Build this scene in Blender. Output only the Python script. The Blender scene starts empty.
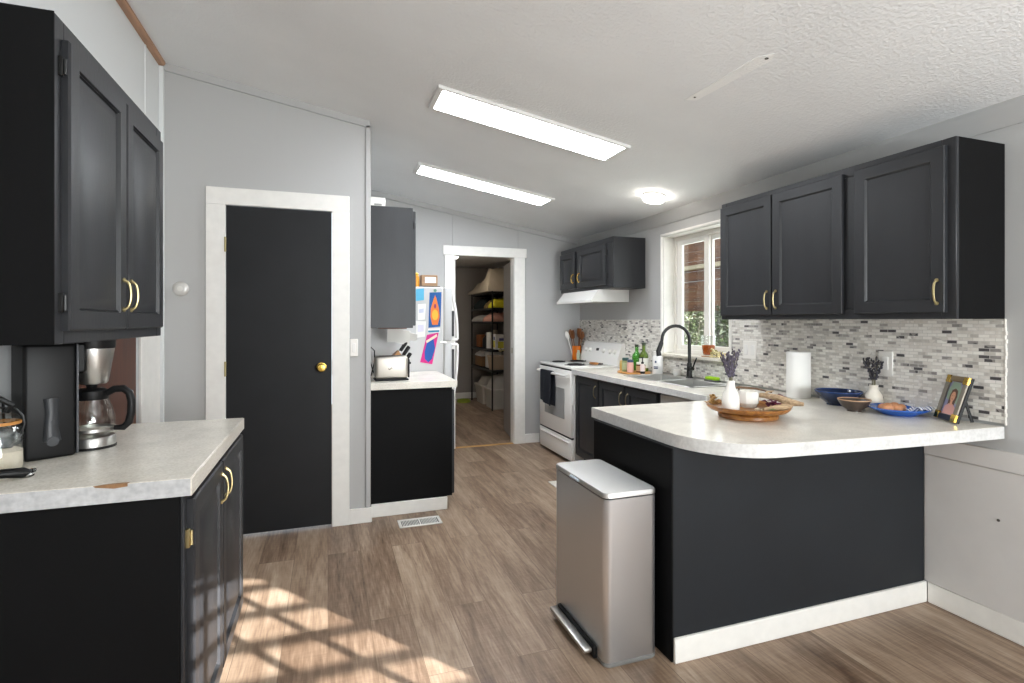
import bpy, bmesh, math, random
from mathutils import Vector, Matrix, noise as mnoise
R = math.radians
rnd = random.Random(7)
C = bpy.context.scene.collection
SC = bpy.context.scene

# ------------------------------------------------------------------ camera, world, sun, exposure
F_PX = 532.0
YAW = math.atan(184 / 532.0)
cam_d = bpy.data.cameras.new('camera'); cam = bpy.data.objects.new('camera', cam_d); C.objects.link(cam)
cam.location = (0, 0, 1.333); cam.rotation_euler = (R(90), 0, -YAW)
cam_d.sensor_width = 36; cam_d.lens = F_PX * 36 / 1024
cam_d.shift_y = (321 - 341.5) / 1024
cam_d.clip_start = 0.02
SC.camera = cam
SC.view_settings.view_transform = 'Standard'; SC.view_settings.look = 'None'
SC.view_settings.gamma = 1; SC.view_settings.exposure = 0.17
SC.view_settings.use_curve_mapping = False
SC.cycles.max_bounces = 10; SC.cycles.diffuse_bounces = 6; SC.cycles.transparent_max_bounces = 16
SC.cycles.caustics_reflective = False; SC.cycles.caustics_refractive = False
SC.cycles.sample_clamp_indirect = 6

world = bpy.data.worlds.new('sky'); SC.world = world; world.use_nodes = True
wb = world.node_tree.nodes['Background']
wb.inputs[0].default_value = (0.80, 0.90, 1.0, 1); wb.inputs[1].default_value = 1.6

def light(name, kind, loc, energy, color=(1, 1, 1), **kw):
    d = bpy.data.lights.new(name, kind); o = bpy.data.objects.new(name, d); C.objects.link(o)
    o.location = loc; d.energy = energy; d.color = color
    for k, v in kw.items():
        setattr(d, k, v)
    return o
SUN_EL = R(17)
sun = light('sun', 'SUN', (6, -8, 5), 24.0, (1.0, 0.985, 0.955), angle=R(0.22))
sun.rotation_euler = Vector((-0.61 * math.cos(SUN_EL), 0.79 * math.cos(SUN_EL), -math.sin(SUN_EL))).to_track_quat('-Z', 'Y').to_euler()
# daylight entering through the windows behind the camera
a = light('window_daylight', 'AREA', (1.5, -2.10, 1.35), 165, (0.965, 0.985, 1.0), shape='RECTANGLE', size=1.7, size_y=1.5)
a.rotation_euler = (R(128), 0, 0)  # lamp added at the window, tilted up to brighten the ceiling
a = light('sink_window_daylight', 'AREA', (2.95, 3.45, 1.55), 8, (0.97, 0.99, 1.0), shape='RECTANGLE', size=0.7, size_y=0.9)
a.rotation_euler = (R(90), 0, R(90))
PANEL_EMIT = 27; DOME_EMIT = 22.0

# ------------------------------------------------------------------ materials
def lin(c):
    if isinstance(c, str):
        c = [int(c[i:i + 2], 16) for i in (0, 2, 4)]
    return tuple(((v / 255) / 12.92 if v / 255 <= .04045 else ((v / 255 + .055) / 1.055) ** 2.4) for v in c)
def newmat(name):
    m = bpy.data.materials.new(name); m.use_nodes = True
    nt = m.node_tree; return m, nt, nt.nodes, nt.links, nt.nodes['Principled BSDF']
def mat(name, col, rough=.5, metal=0., var=0., vscale=12., bump=0., bscale=80., trans=0., ior=1.45, emit=0., coat=0., stretch=(1, 1, 1), alpha=1.0, spec=.5, sheen=0.):
    m, nt, N, L, p = newmat(name)
    c = lin(col)
    p.inputs['Base Color'].default_value = (*c, 1)
    p.inputs['Roughness'].default_value = rough; p.inputs['Metallic'].default_value = metal
    p.inputs['Transmission Weight'].default_value = trans; p.inputs['IOR'].default_value = ior
    p.inputs['Coat Weight'].default_value = coat; p.inputs['Alpha'].default_value = alpha
    p.inputs['Specular IOR Level'].default_value = spec; p.inputs['Sheen Weight'].default_value = sheen
    if emit:
        p.inputs['Emission Color'].default_value = (*c, 1); p.inputs['Emission Strength'].default_value = emit
    if var or bump:
        tc = N.new('ShaderNodeTexCoord'); mp = N.new('ShaderNodeMapping'); mp.inputs['Scale'].default_value = stretch
        L.new(tc.outputs['Object'], mp.inputs['Vector'])
    if var:
        n = N.new('ShaderNodeTexNoise'); n.inputs['Scale'].default_value = vscale; n.inputs['Detail'].default_value = 4
        L.new(mp.outputs[0], n.inputs['Vector'])
        r = N.new('ShaderNodeValToRGB')
        r.color_ramp.elements[0].position = .3; r.color_ramp.elements[1].position = .7
        r.color_ramp.elements[0].color = (*[max(0, v * (1 - var)) for v in c], 1)
        r.color_ramp.elements[1].color = (*[min(1, v * (1 + var)) for v in c], 1)
        L.new(n.outputs['Fac'], r.inputs[0]); L.new(r.outputs[0], p.inputs['Base Color'])
    if bump:
        n2 = N.new('ShaderNodeTexNoise'); n2.inputs['Scale'].default_value = bscale; n2.inputs['Detail'].default_value = 5
        L.new(mp.outputs[0], n2.inputs['Vector'])
        b = N.new('ShaderNodeBump'); b.inputs['Strength'].default_value = bump; b.inputs['Distance'].default_value = .004
        L.new(n2.outputs['Fac'], b.inputs['Height']); L.new(b.outputs[0], p.inputs['Normal'])
    return m

def floor_mat(name, tint=1.0):
    m, nt, N, L, p = newmat(name)
    g = N.new('ShaderNodeNewGeometry'); sx = N.new('ShaderNodeSeparateXYZ'); L.new(g.outputs['Position'], sx.inputs[0])
    cb = N.new('ShaderNodeCombineXYZ'); L.new(sx.outputs['Y'], cb.inputs['X']); L.new(sx.outputs['X'], cb.inputs['Y'])
    br = N.new('ShaderNodeTexBrick'); L.new(cb.outputs[0], br.inputs['Vector'])
    br.inputs['Scale'].default_value = 1; br.inputs['Brick Width'].default_value = 1.22; br.inputs['Row Height'].default_value = .178
    br.inputs['Mortar Size'].default_value = .0013; br.inputs['Mortar Smooth'].default_value = .3; br.inputs['Bias'].default_value = 0
    br.offset = .37; br.inputs['Color1'].default_value = (0, 0, 0, 1); br.inputs['Color2'].default_value = (1, 1, 1, 1)
    br.inputs['Mortar'].default_value = (.5, .5, .5, 1)
    # plank grain: noise stretched along the plank, shifted per plank
    off = N.new('ShaderNodeVectorMath'); off.operation = 'MULTIPLY_ADD'
    L.new(br.outputs['Color'], off.inputs[0]); off.inputs[1].default_value = (7, 7, 7)
    L.new(g.outputs['Position'], off.inputs[2])
    mp = N.new('ShaderNodeMapping'); mp.inputs['Scale'].default_value = (9, .9, 1); L.new(off.outputs[0], mp.inputs['Vector'])
    n1 = N.new('ShaderNodeTexNoise'); n1.inputs['Scale'].default_value = 1.6; n1.inputs['Detail'].default_value = 6; n1.inputs['Distortion'].default_value = 1.1
    L.new(mp.outputs[0], n1.inputs['Vector'])
    mp2 = N.new('ShaderNodeMapping'); mp2.inputs['Scale'].default_value = (60, 5, 1); L.new(off.outputs[0], mp2.inputs['Vector'])
    n2 = N.new('ShaderNodeTexNoise'); n2.inputs['Scale'].default_value = 2; n2.inputs['Detail'].default_value = 4; L.new(mp2.outputs[0], n2.inputs['Vector'])
    # cross-sawn ticks
    mp3 = N.new('ShaderNodeMapping'); mp3.inputs['Scale'].default_value = (6, 90, 1); L.new(off.outputs[0], mp3.inputs['Vector'])
    n3 = N.new('ShaderNodeTexNoise'); n3.inputs['Scale'].default_value = 1.5; n3.inputs['Detail'].default_value = 3; L.new(mp3.outputs[0], n3.inputs['Vector'])
    def m2(op, x, y):
        q = N.new('ShaderNodeMath'); q.operation = op
        for k, v in enumerate((x, y)):
            if isinstance(v, (int, float)): q.inputs[k].default_value = v
            else: L.new(v, q.inputs[k])
        return q.outputs[0]
    s = m2('ADD', m2('MULTIPLY', n1.outputs['Fac'], .56), m2('MULTIPLY', n2.outputs['Fac'], .34))
    s = m2('ADD', s, m2('MULTIPLY', n3.outputs['Fac'], .10))
    s = m2('ADD', s, m2('MULTIPLY', br.outputs['Color'], .17))
    s = m2('SUBTRACT', s, .095)
    r = N.new('ShaderNodeValToRGB'); L.new(s, r.inputs[0])
    E = r.color_ramp.elements
    E[0].position = .28; E[0].color = (*[v * tint for v in lin('5f4939')], 1)
    E[1].position = .74; E[1].color = (*[v * tint for v in lin('c4af99')], 1)
    e = E.new(.44); e.color = (*[v * tint for v in lin('8a725e')], 1)
    e = E.new(.57); e.color = (*[v * tint for v in lin('a78f79')], 1)
    mx = N.new('ShaderNodeMix'); mx.data_type = 'RGBA'; L.new(br.outputs['Fac'], mx.inputs[0])
    L.new(r.outputs[0], mx.inputs[6]); mx.inputs[7].default_value = (*lin('6a5746'), 1)
    L.new(mx.outputs[2], p.inputs['Base Color'])
    p.inputs['Roughness'].default_value = .42; p.inputs['Specular IOR Level'].default_value = .4
    b = N.new('ShaderNodeBump'); b.inputs['Strength'].default_value = .12; b.inputs['Distance'].default_value = .002
    L.new(m2('SUBTRACT', n2.outputs['Fac'], m2('MULTIPLY', br.outputs['Fac'], 1.5)), b.inputs['Height']); L.new(b.outputs[0], p.inputs['Normal'])
    return m

def tile_mat(name):
    m, nt, N, L, p = newmat(name)
    g = N.new('ShaderNodeNewGeometry'); sx = N.new('ShaderNodeSeparateXYZ'); L.new(g.outputs['Position'], sx.inputs[0])
    cb = N.new('ShaderNodeCombineXYZ'); L.new(sx.outputs['Y'], cb.inputs['X']); L.new(sx.outputs['Z'], cb.inputs['Y'])
    br = N.new('ShaderNodeTexBrick'); L.new(cb.outputs[0], br.inputs['Vector'])
    br.inputs['Scale'].default_value = 1; br.inputs['Brick Width'].default_value = .042; br.inputs['Row Height'].default_value = .0150
    br.inputs['Mortar Size'].default_value = .0011; br.inputs['Mortar Smooth'].default_value = .2; br.inputs['Bias'].default_value = 0
    br.inputs['Color1'].default_value = (0, 0, 0, 1); br.inputs['Color2'].default_value = (1, 1, 1, 1); br.inputs['Mortar'].default_value = (.5, .5, .5, 1)
    n0 = N.new('ShaderNodeTexNoise'); n0.inputs['Scale'].default_value = 9; n0.inputs['Detail'].default_value = 2; L.new(g.outputs['Position'], n0.inputs['Vector'])
    ad = N.new('ShaderNodeMath'); ad.operation = 'MULTIPLY_ADD'; L.new(n0.outputs['Fac'], ad.inputs[0]); ad.inputs[1].default_value = .45
    L.new(br.outputs['Color'], ad.inputs[2])
    sb = N.new('ShaderNodeMath'); sb.operation = 'SUBTRACT'; L.new(ad.outputs[0], sb.inputs[0]); sb.inputs[1].default_value = .22
    r = N.new('ShaderNodeValToRGB'); L.new(sb.outputs[0], r.inputs[0]); r.color_ramp.interpolation = 'CONSTANT'
    E = r.color_ramp.elements
    E[0].position = 0; E[0].color = (*lin('4c4a4b'), 1)
    E[1].position = .035; E[1].color = (*lin('8f8a87'), 1)
    for pos, c in ((.075, 'a9a49e'), (.15, 'c4bfb7'), (.26, 'd8d3cb'), (.45, 'e6e2db'), (.60, 'd6d1c8'), (.70, 'e9e6df'), (.88, 'c4bfb8'), (.94, 'dedad3')):
        e = E.new(pos); e.color = (*lin(c), 1)
    # marbling inside the tiles
    n1 = N.new('ShaderNodeTexNoise'); n1.inputs['Scale'].default_value = 60; n1.inputs['Detail'].default_value = 4; L.new(g.outputs['Position'], n1.inputs['Vector'])
    mm = N.new('ShaderNodeMix'); mm.data_type = 'RGBA'; mm.blend_type = 'OVERLAY'; mm.inputs[0].default_value = .35
    L.new(r.outputs[0], mm.inputs[6]); L.new(n1.outputs['Fac'], mm.inputs[7])
    mx = N.new('ShaderNodeMix'); mx.data_type = 'RGBA'; L.new(br.outputs['Fac'], mx.inputs[0])
    L.new(mm.outputs[2], mx.inputs[6]); mx.inputs[7].default_value = (*lin('c9c6c0'), 1)
    L.new(mx.outputs[2], p.inputs['Base Color']); p.inputs['Roughness'].default_value = .32
    b = N.new('ShaderNodeBump'); b.inputs['Strength'].default_value = .25; b.inputs['Distance'].default_value = .002; b.invert = True
    L.new(br.outputs['Fac'], b.inputs['Height']); L.new(b.outputs[0], p.inputs['Normal'])
    return m

def laminate(name, base, dark, light_, rough=.28, scale=160):
    m, nt, N, L, p = newmat(name)
    g = N.new('ShaderNodeTexCoord')
    n = N.new('ShaderNodeTexNoise'); n.inputs['Scale'].default_value = scale; n.inputs['Detail'].default_value = 3; L.new(g.outputs['Object'], n.inputs['Vector'])
    n2 = N.new('ShaderNodeTexNoise'); n2.inputs['Scale'].default_value = 9; n2.inputs['Detail'].default_value = 4; L.new(g.outputs['Object'], n2.inputs['Vector'])
    r = N.new('ShaderNodeValToRGB'); L.new(n.outputs['Fac'], r.inputs[0]); E = r.color_ramp.elements
    E[0].position = .33; E[0].color = (*lin(dark), 1); E[1].position = .68; E[1].color = (*lin(light_), 1)
    e = E.new(.5); e.color = (*lin(base), 1)
    r2 = N.new('ShaderNodeValToRGB'); L.new(n2.outputs['Fac'], r2.inputs[0])
    r2.color_ramp.elements[0].color = (.85, .85, .85, 1); r2.color_ramp.elements[0].position = .3
    r2.color_ramp.elements[1].color = (1, 1, 1, 1); r2.color_ramp.elements[1].position = .65
    mx = N.new('ShaderNodeMix'); mx.data_type = 'RGBA'; mx.blend_type = 'MULTIPLY'; mx.inputs[0].default_value = 1
    L.new(r.outputs[0], mx.inputs[6]); L.new(r2.outputs[0], mx.inputs[7]); L.new(mx.outputs[2], p.inputs['Base Color'])
    p.inputs['Roughness'].default_value = rough
    return m

def wood(name, c1, c2, rough=.45, scale=3, stretch=(1, 12, 12)):
    m, nt, N, L, p = newmat(name)
    g = N.new('ShaderNodeTexCoord'); mp = N.new('ShaderNodeMapping'); mp.inputs['Scale'].default_value = stretch; L.new(g.outputs['Object'], mp.inputs[0])
    n = N.new('ShaderNodeTexNoise'); n.inputs['Scale'].default_value = scale; n.inputs['Detail'].default_value = 5; n.inputs['Distortion'].default_value = .8; L.new(mp.outputs[0], n.inputs['Vector'])
    r = N.new('ShaderNodeValToRGB'); L.new(n.outputs['Fac'], r.inputs[0])
    r.color_ramp.elements[0].position = .3; r.color_ramp.elements[0].color = (*lin(c1), 1)
    r.color_ramp.elements[1].position = .7; r.color_ramp.elements[1].color = (*lin(c2), 1)
    L.new(r.outputs[0], p.inputs['Base Color']); p.inputs['Roughness'].default_value = rough
    return m

def brushed(name, col, rough=.3, stretch=(1, 1, 60), aniso=0.):
    m, nt, N, L, p = newmat(name)
    g = N.new('ShaderNodeTexCoord'); mp = N.new('ShaderNodeMapping'); mp.inputs['Scale'].default_value = stretch; L.new(g.outputs['Object'], mp.inputs[0])
    n = N.new('ShaderNodeTexNoise'); n.inputs['Scale'].default_value = 14; n.inputs['Detail'].default_value = 3; L.new(mp.outputs[0], n.inputs['Vector'])
    r = N.new('ShaderNodeMapRange'); L.new(n.outputs['Fac'], r.inputs[0]); r.inputs[3].default_value = rough - .06; r.inputs[4].default_value = rough + .08
    L.new(r.outputs[0], p.inputs['Roughness'])
    p.inputs['Base Color'].default_value = (*lin(col), 1); p.inputs['Metallic'].default_value = 1; p.inputs['Anisotropic'].default_value = aniso
    b = N.new('ShaderNodeBump'); b.inputs['Strength'].default_value = .03; b.inputs['Distance'].default_value = .001; L.new(n.outputs['Fac'], b.inputs['Height']); L.new(b.outputs[0], p.inputs['Normal'])
    return m

def pane_mat(name, tint=(1, 1, 1), refl=.12):
    m, nt, N, L, p = newmat(name)
    t = N.new('ShaderNodeBsdfTransparent'); t.inputs[0].default_value = (*tint, 1)
    gl = N.new('ShaderNodeBsdfGlossy'); gl.inputs['Roughness'].default_value = .02
    lw = N.new('ShaderNodeLayerWeight'); lw.inputs[0].default_value = .25
    ml = N.new('ShaderNodeMath'); ml.operation = 'MULTIPLY_ADD'; L.new(lw.outputs['Facing'], ml.inputs[0]); ml.inputs[1].default_value = refl * 2; ml.inputs[2].default_value = refl * .35
    mx = N.new('ShaderNodeMixShader'); L.new(ml.outputs[0], mx.inputs[0]); L.new(t.outputs[0], mx.inputs[1]); L.new(gl.outputs[0], mx.inputs[2])
    L.new(mx.outputs[0], N['Material Output'].inputs[0]); N.remove(p)
    return m

M = {}
M['wall'] = mat('grey_wall_paint', 'b3b3b2', .6, bump=.12, bscale=25)
M['wall_lit'] = mat('wall_paint_lit', 'e0e2e2', .55, bump=.06, bscale=25)  # lighter than the other walls: kitchen light put into the left wall's colour
M['wall_dark'] = mat('taupe_wall_paint', '96908a', .7)
M['ceil'] = mat('textured_ceiling_paint', 'e9eaea', .9, bump=.9, bscale=70, var=.03, vscale=2)
M['floor'] = floor_mat('plank_flooring', .84)
M['trim'] = mat('white_trim_paint', 'eceae5', .4, var=.03, vscale=20)
M['wains'] = mat('white_wainscot_paint', 'd6d3d0', .5, var=.02, vscale=10)
M['tile'] = tile_mat('mosaic_tile')
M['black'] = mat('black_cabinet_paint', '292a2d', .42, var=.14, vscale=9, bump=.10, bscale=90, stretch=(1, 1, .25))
M['black_end'] = mat('black_paint_shaded', '0b0b0c', .6, var=.10, vscale=7, bump=.06, bscale=60, spec=.15)  # darker than the cabinet fronts: shade on the ends put into the colour
M['doorblack'] = mat('black_door_paint', '1d1e20', .5, var=.10, vscale=5, bump=.05, bscale=40, spec=.3)
M['penin'] = mat('charcoal_panel_paint', '202327', .5, var=.10, vscale=4, bump=.05, bscale=50, spec=.35)
M['top'] = laminate('white_speckled_laminate', 'e9e3d7', 'dcd5c8', 'f0ebe1', .23)
M['topedge'] = laminate('grey_mottled_laminate', 'd8d7d5', 'd0cfcd', 'dfdedc', .4, 70)
M['brass'] = mat('polished_brass', 'd9b45a', .25, 1)
M['brassdull'] = mat('aged_brass', 'b3a47a', .35, 1)
M['dull'] = mat('antique_bronze', '8b8168', .4, 1)
M['steel'] = brushed('brushed_steel', 'bdbbb7', .3, (1, 1, 40))
M['steelv'] = brushed('brushed_steel_vertical', 'c4c2bf', .30, (40, 40, 1))
M['steelcan'] = brushed('brushed_steel_can', 'cfd2d6', .38, (1, 1, 40), .6)
M['steelsink'] = brushed('satin_steel', 'd6d5d2', .42, (30, 1, 1))
M['chrome'] = mat('bright_chrome', 'd6d6d6', .12, 1)
M['blackp'] = mat('black_plastic', '0e0e0f', .45, spec=.35)
M['blackm'] = mat('matte_black_metal', '161616', .4)
M['white'] = mat('white_enamel', 'efede9', .22)
M['whitep'] = mat('white_plastic', 'ece9e3', .4)
M['fridge'] = mat('white_fridge_skin', 'bfbfbf', .35, bump=.05, bscale=200)
M['ceramic'] = mat('white_ceramic', 'efece6', .2)
M['glass'] = mat('clear_glass', 'ffffff', .02, trans=1, ior=1.45)
M['thin'] = pane_mat('clear_thin_glass', (.97, .98, .97), .14)
M['pane'] = pane_mat('window_glass', (.93, .96, .95), .10)
M['emit'] = mat('lit_diffuser', 'f4f9ff', .5, emit=PANEL_EMIT)
M['emitd'] = mat('lit_dome', 'fff8ee', .5, emit=DOME_EMIT)
M['oak'] = wood('honey_wood', '8a5226', 'c48a4a', .4, 4, (2, 14, 14))
M['wood_dk'] = wood('dark_stained_wood', '3a1a0c', '58290f', .45, 3, (12, 12, 1))
M['wood_br'] = wood('brown_trim_wood', '967058', 'b48c70', .5, 3, (12, 1, 12))
M['cedar'] = wood('cedar_boards', '57311a', '8c5a34', .6, 2, (8, 1, 8))
M['amberwood'] = wood('acacia_wood', '6b3d19', 'a87238', .35, 4, (10, 2, 10))
M['navy'] = mat('navy_towel', '1d212a', .95, bump=.6, bscale=300)
M['blueglaze'] = mat('blue_glaze', '1f3f78', .15, var=.3, vscale=14)
M['darkglaze'] = mat('dark_blue_glaze', '25314d', .15, var=.35, vscale=16)
M['brownglaze'] = mat('brown_glaze', '453a33', .3, var=.3, vscale=20)
M['tanrim'] = mat('unglazed_clay', 'c09a78', .6)
M['egg'] = mat('brown_egg', 'c98d63', .5, var=.12, vscale=40)
M['paper'] = mat('white_paper', 'efeeea', .8, bump=.05, bscale=120)

# ------------------------------------------------------------------ mesh builder
class MB:
    def __init__(s): s.v = []; s.f = []; s.m = []
    def add(s, vs, fs, mi=0):
        o = len(s.v); s.v += [tuple(v) for v in vs]
        s.f += [tuple(i + o for i in f) for f in fs]; s.m += [mi] * len(fs); return s
    def box(s, x0, x1, y0, y1, z0, z1, bev=.0025, mi=0, seg=1):
        x0, x1 = sorted((x0, x1)); y0, y1 = sorted((y0, y1)); z0, z1 = sorted((z0, z1))
        b = bmesh.new(); bmesh.ops.create_cube(b, size=1)
        for v in b.verts:
            v.co = Vector(((x0 + x1) / 2 + v.co.x * (x1 - x0), (y0 + y1) / 2 + v.co.y * (y1 - y0), (z0 + z1) / 2 + v.co.z * (z1 - z0)))
        bev = min(bev, .45 * min(x1 - x0, y1 - y0, z1 - z0))
        if bev > 0:
            bmesh.ops.bevel(b, geom=list(b.edges), offset=bev, segments=seg, affect='EDGES', profile=.5)
        b.verts.index_update()
        s.add([v.co for v in b.verts], [[v.index for v in f.verts] for f in b.faces], mi); b.free(); return s
    def prism(s, poly, axis, a0, a1, mi=0):
        n = len(poly)
        def P(u, v, w):
            return {'x': (w, u, v), 'y': (u, w, v), 'z': (u, v, w)}[axis]
        vs = [P(u, v, a0) for u, v in poly] + [P(u, v, a1) for u, v in poly]
        fs = [list(range(n))[::-1], list(range(n, 2 * n))] + [[i, (i + 1) % n, n + (i + 1) % n, n + i] for i in range(n)]
        return s.add(vs, fs, mi)
    def lathe(s, prof, c=(0, 0, 0), n=28, mi=0, sx=1, sy=1, wob=0):
        vs = []; fs = []; idx = []
        for r, z in prof:
            if r < 1e-6:
                idx.append([len(vs)]); vs.append((c[0], c[1], c[2] + z))
            else:
                row = []
                for k in range(n):
                    t = 2 * math.pi * k / n; rr = r * (1 + wob * math.sin(3 * t + 1) + wob * .7 * math.sin(5 * t))
                    row.append(len(vs)); vs.append((c[0] + rr * sx * math.cos(t), c[1] + rr * sy * math.sin(t), c[2] + z))
                idx.append(row)
        for a, b in zip(idx, idx[1:]):
            for k in range(n):
                k2 = (k + 1) % n
                if len(a) == 1 and len(b) == 1: continue
                if len(a) == 1: fs.append((a[0], b[k2], b[k]))
                elif len(b) == 1: fs.append((a[k], a[k2], b[0]))
                else: fs.append((a[k], a[k2], b[k2], b[k]))
        if len(idx[0]) > 1 and len(idx[-1]) > 1:      # a ring: close the profile on itself
            for k in range(n):
                k2 = (k + 1) % n; fs.append((idx[-1][k], idx[-1][k2], idx[0][k2], idx[0][k]))
        elif len(idx[0]) > 1: fs.append(idx[0][::-1])
        elif len(idx[-1]) > 1: fs.append(idx[-1])
        return s.add(vs, fs, mi)
    def cyl(s, p0, p1, r, n=16, mi=0, r2=None):
        return s.tube([p0, p1], [r, r if r2 is None else r2], n, mi)
    def tube(s, pts, r, n=10, mi=0, flat=1.0):
        pts = [Vector(p) for p in pts]; rs = r if isinstance(r, (list, tuple)) else [r] * len(pts)
        T = [((pts[min(i + 1, len(pts) - 1)] - pts[max(i - 1, 0)]).normalized()) for i in range(len(pts))]
        up = Vector((0, 0, 1)) if abs(T[0].z) < .9 else Vector((1, 0, 0))
        nrm = (up - T[0] * up.dot(T[0])).normalized(); vs = []; fs = []
        for i, p in enumerate(pts):
            nrm = (nrm - T[i] * nrm.dot(T[i])).normalized(); bi = T[i].cross(nrm)
            for k in range(n):
                t = 2 * math.pi * k / n; vs.append(p + (nrm * math.cos(t) * flat + bi * math.sin(t)) * rs[i])
        for i in range(len(pts) - 1):
            for k in range(n):
                fs.append((i * n + k, i * n + (k + 1) % n, (i + 1) * n + (k + 1) % n, (i + 1) * n + k))
        fs.append(list(range(n))[::-1]); fs.append([(len(pts) - 1) * n + k for k in range(n)])
        return s.add(vs, fs, mi)
    def blob(s, c, rad, sub=3, amp=0., fr=6., mi=0, seed=0, flatz=None):
        b = bmesh.new(); bmesh.ops.create_icosphere(b, subdivisions=sub, radius=1)
        for v in b.verts:
            d = 1 + amp * mnoise.noise(v.co * fr * .3 + Vector((seed, seed * 2.3, 0)))
            v.co = Vector((c[0] + v.co.x * rad[0] * d, c[1] + v.co.y * rad[1] * d, c[2] + v.co.z * rad[2] * d))
            if flatz is not None: v.co.z = max(v.co.z, flatz)
        b.verts.index_update()
        s.add([v.co for v in b.verts], [[v.index for v in f.verts] for f in b.faces], mi); b.free(); return s
    def rings(s, Mp, w, h, prof, mi=0):
        """stepped rectangular panel: (inset, depth) rings from the back edge inward"""
        vs = []; fs = []
        for ins, d in prof:
            vs += [Mp(ins, ins, d), Mp(w - ins, ins, d), Mp(w - ins, h - ins, d), Mp(ins, h - ins, d)]
        for i in range(len(prof) - 1):
            for k in range(4):
                fs.append((i * 4 + k, i * 4 + (k + 1) % 4, (i + 1) * 4 + (k + 1) % 4, (i + 1) * 4 + k))
        fs.append((3, 2, 1, 0)); q = (len(prof) - 1) * 4; fs.append((q, q + 1, q + 2, q + 3))
        return s.add(vs, fs, mi)
    def sheet(s, fn, nu, nv, th=.002, mi=0):
        """fn(u,v) -> Vector; closed thin solid"""
        P = [[Vector(fn(i / nu, j / nv)) for j in range(nv + 1)] for i in range(nu + 1)]
        def nm(i, j):
            a_ = P[min(i + 1, nu)][j] - P[max(i - 1, 0)][j]; b_ = P[i][min(j + 1, nv)] - P[i][max(j - 1, 0)]
            q = a_.cross(b_); return q.normalized() if q.length > 1e-9 else Vector((0, 0, 1))
        W = nv + 1; top = [P[i][j] + nm(i, j) * th / 2 for i in range(nu + 1) for j in range(W)]
        bot = [P[i][j] - nm(i, j) * th / 2 for i in range(nu + 1) for j in range(W)]
        o = len(top); fs = []
        for i in range(nu):
            for j in range(nv):
                a_, b_, c_, d_ = i * W + j, (i + 1) * W + j, (i + 1) * W + j + 1, i * W + j + 1
                fs.append((a_, b_, c_, d_)); fs.append((o + d_, o + c_, o + b_, o + a_))
        per = [(i, 0) for i in range(nu)] + [(nu, j) for j in range(nv)] + [(i, nv) for i in range(nu, 0, -1)] + [(0, j) for j in range(nv, 0, -1)]
        for k in range(len(per)):
            a_ = per[k][0] * W + per[k][1]; b_ = per[(k + 1) % len(per)]; b_ = b_[0] * W + b_[1]
            fs.append((b_, a_, o + a_, o + b_))
        return s.add(top + bot, fs, mi)
    def xf(s, mtx):
        s.v = [tuple(mtx @ Vector(v)) for v in s.v]; return s
    def build(s, name, mats, parent=None, loc=None, sharp=38):
        mats = mats if isinstance(mats, (list, tuple)) else [mats]
        me = bpy.data.meshes.new(name)
        b = bmesh.new(); bv = [b.verts.new(v) for v in s.v]
        for f, mi in zip(s.f, s.m):
            try:
                fc = b.faces.new([bv[i] for i in f]); fc.material_index = mi; fc.smooth = True
            except ValueError: pass
        bmesh.ops.recalc_face_normals(b, faces=b.faces); b.to_mesh(me); b.free()
        me.set_sharp_from_angle(angle=R(sharp))
        for q in mats: me.materials.append(M[q] if isinstance(q, str) else q)
        o = bpy.data.objects.new(name, me); C.objects.link(o)
        if parent is not None: o.parent = parent
        if loc: o.location = loc
        return o
def rot(v, c, ang, axis='Z'):
    return Matrix.Translation(c) @ Matrix.Rotation(ang, 4, axis) @ Matrix.Translation(-Vector(c))

def tag(o, label, cat, group=None):
    o['label'] = label; o['category'] = cat
    if group: o['group'] = group
    return o
def struct(o, label=None, cat=None):
    o['kind'] = 'structure'
    if label: o['label'] = label
    if cat: o['category'] = cat
    return o
class T:
    """thing: an Empty at its base; parts are given in world coordinates unless local=True"""
    def __init__(s, name, label, cat, loc, rz=0, group=None, structure=False):
        s.o = bpy.data.objects.new(name, None); C.objects.link(s.o); s.o.location = loc; s.o.rotation_euler = (0, 0, rz)
        s.o.empty_display_size = .05
        s.loc = Vector(loc); tag(s.o, label, cat, group)
        if structure: s.o['kind'] = 'structure'
    def part(s, name, mb, mats, parent=None, local=False, label=None, sharp=38):
        if not local: mb.xf(Matrix.Translation(-s.loc))
        o = mb.build(name, mats, parent or s.o, sharp=sharp)
        if label: o['label'] = label
        return o
def single(name, mb, mats, label, cat, group=None, base=None, sharp=38):
    """thing that is one mesh; origin moved to its base"""
    if base is None:
        xs = [v[0] for v in mb.v]; ys = [v[1] for v in mb.v]; zs = [v[2] for v in mb.v]
        base = ((min(xs) + max(xs)) / 2, (min(ys) + max(ys)) / 2, min(zs))
    mb.xf(Matrix.Translation(-Vector(base)))
    return tag(mb.build(name, mats, None, base, sharp), label, cat, group)

def ceil_z(x): return 2.241 + .171 * (2.7 - x)

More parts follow.
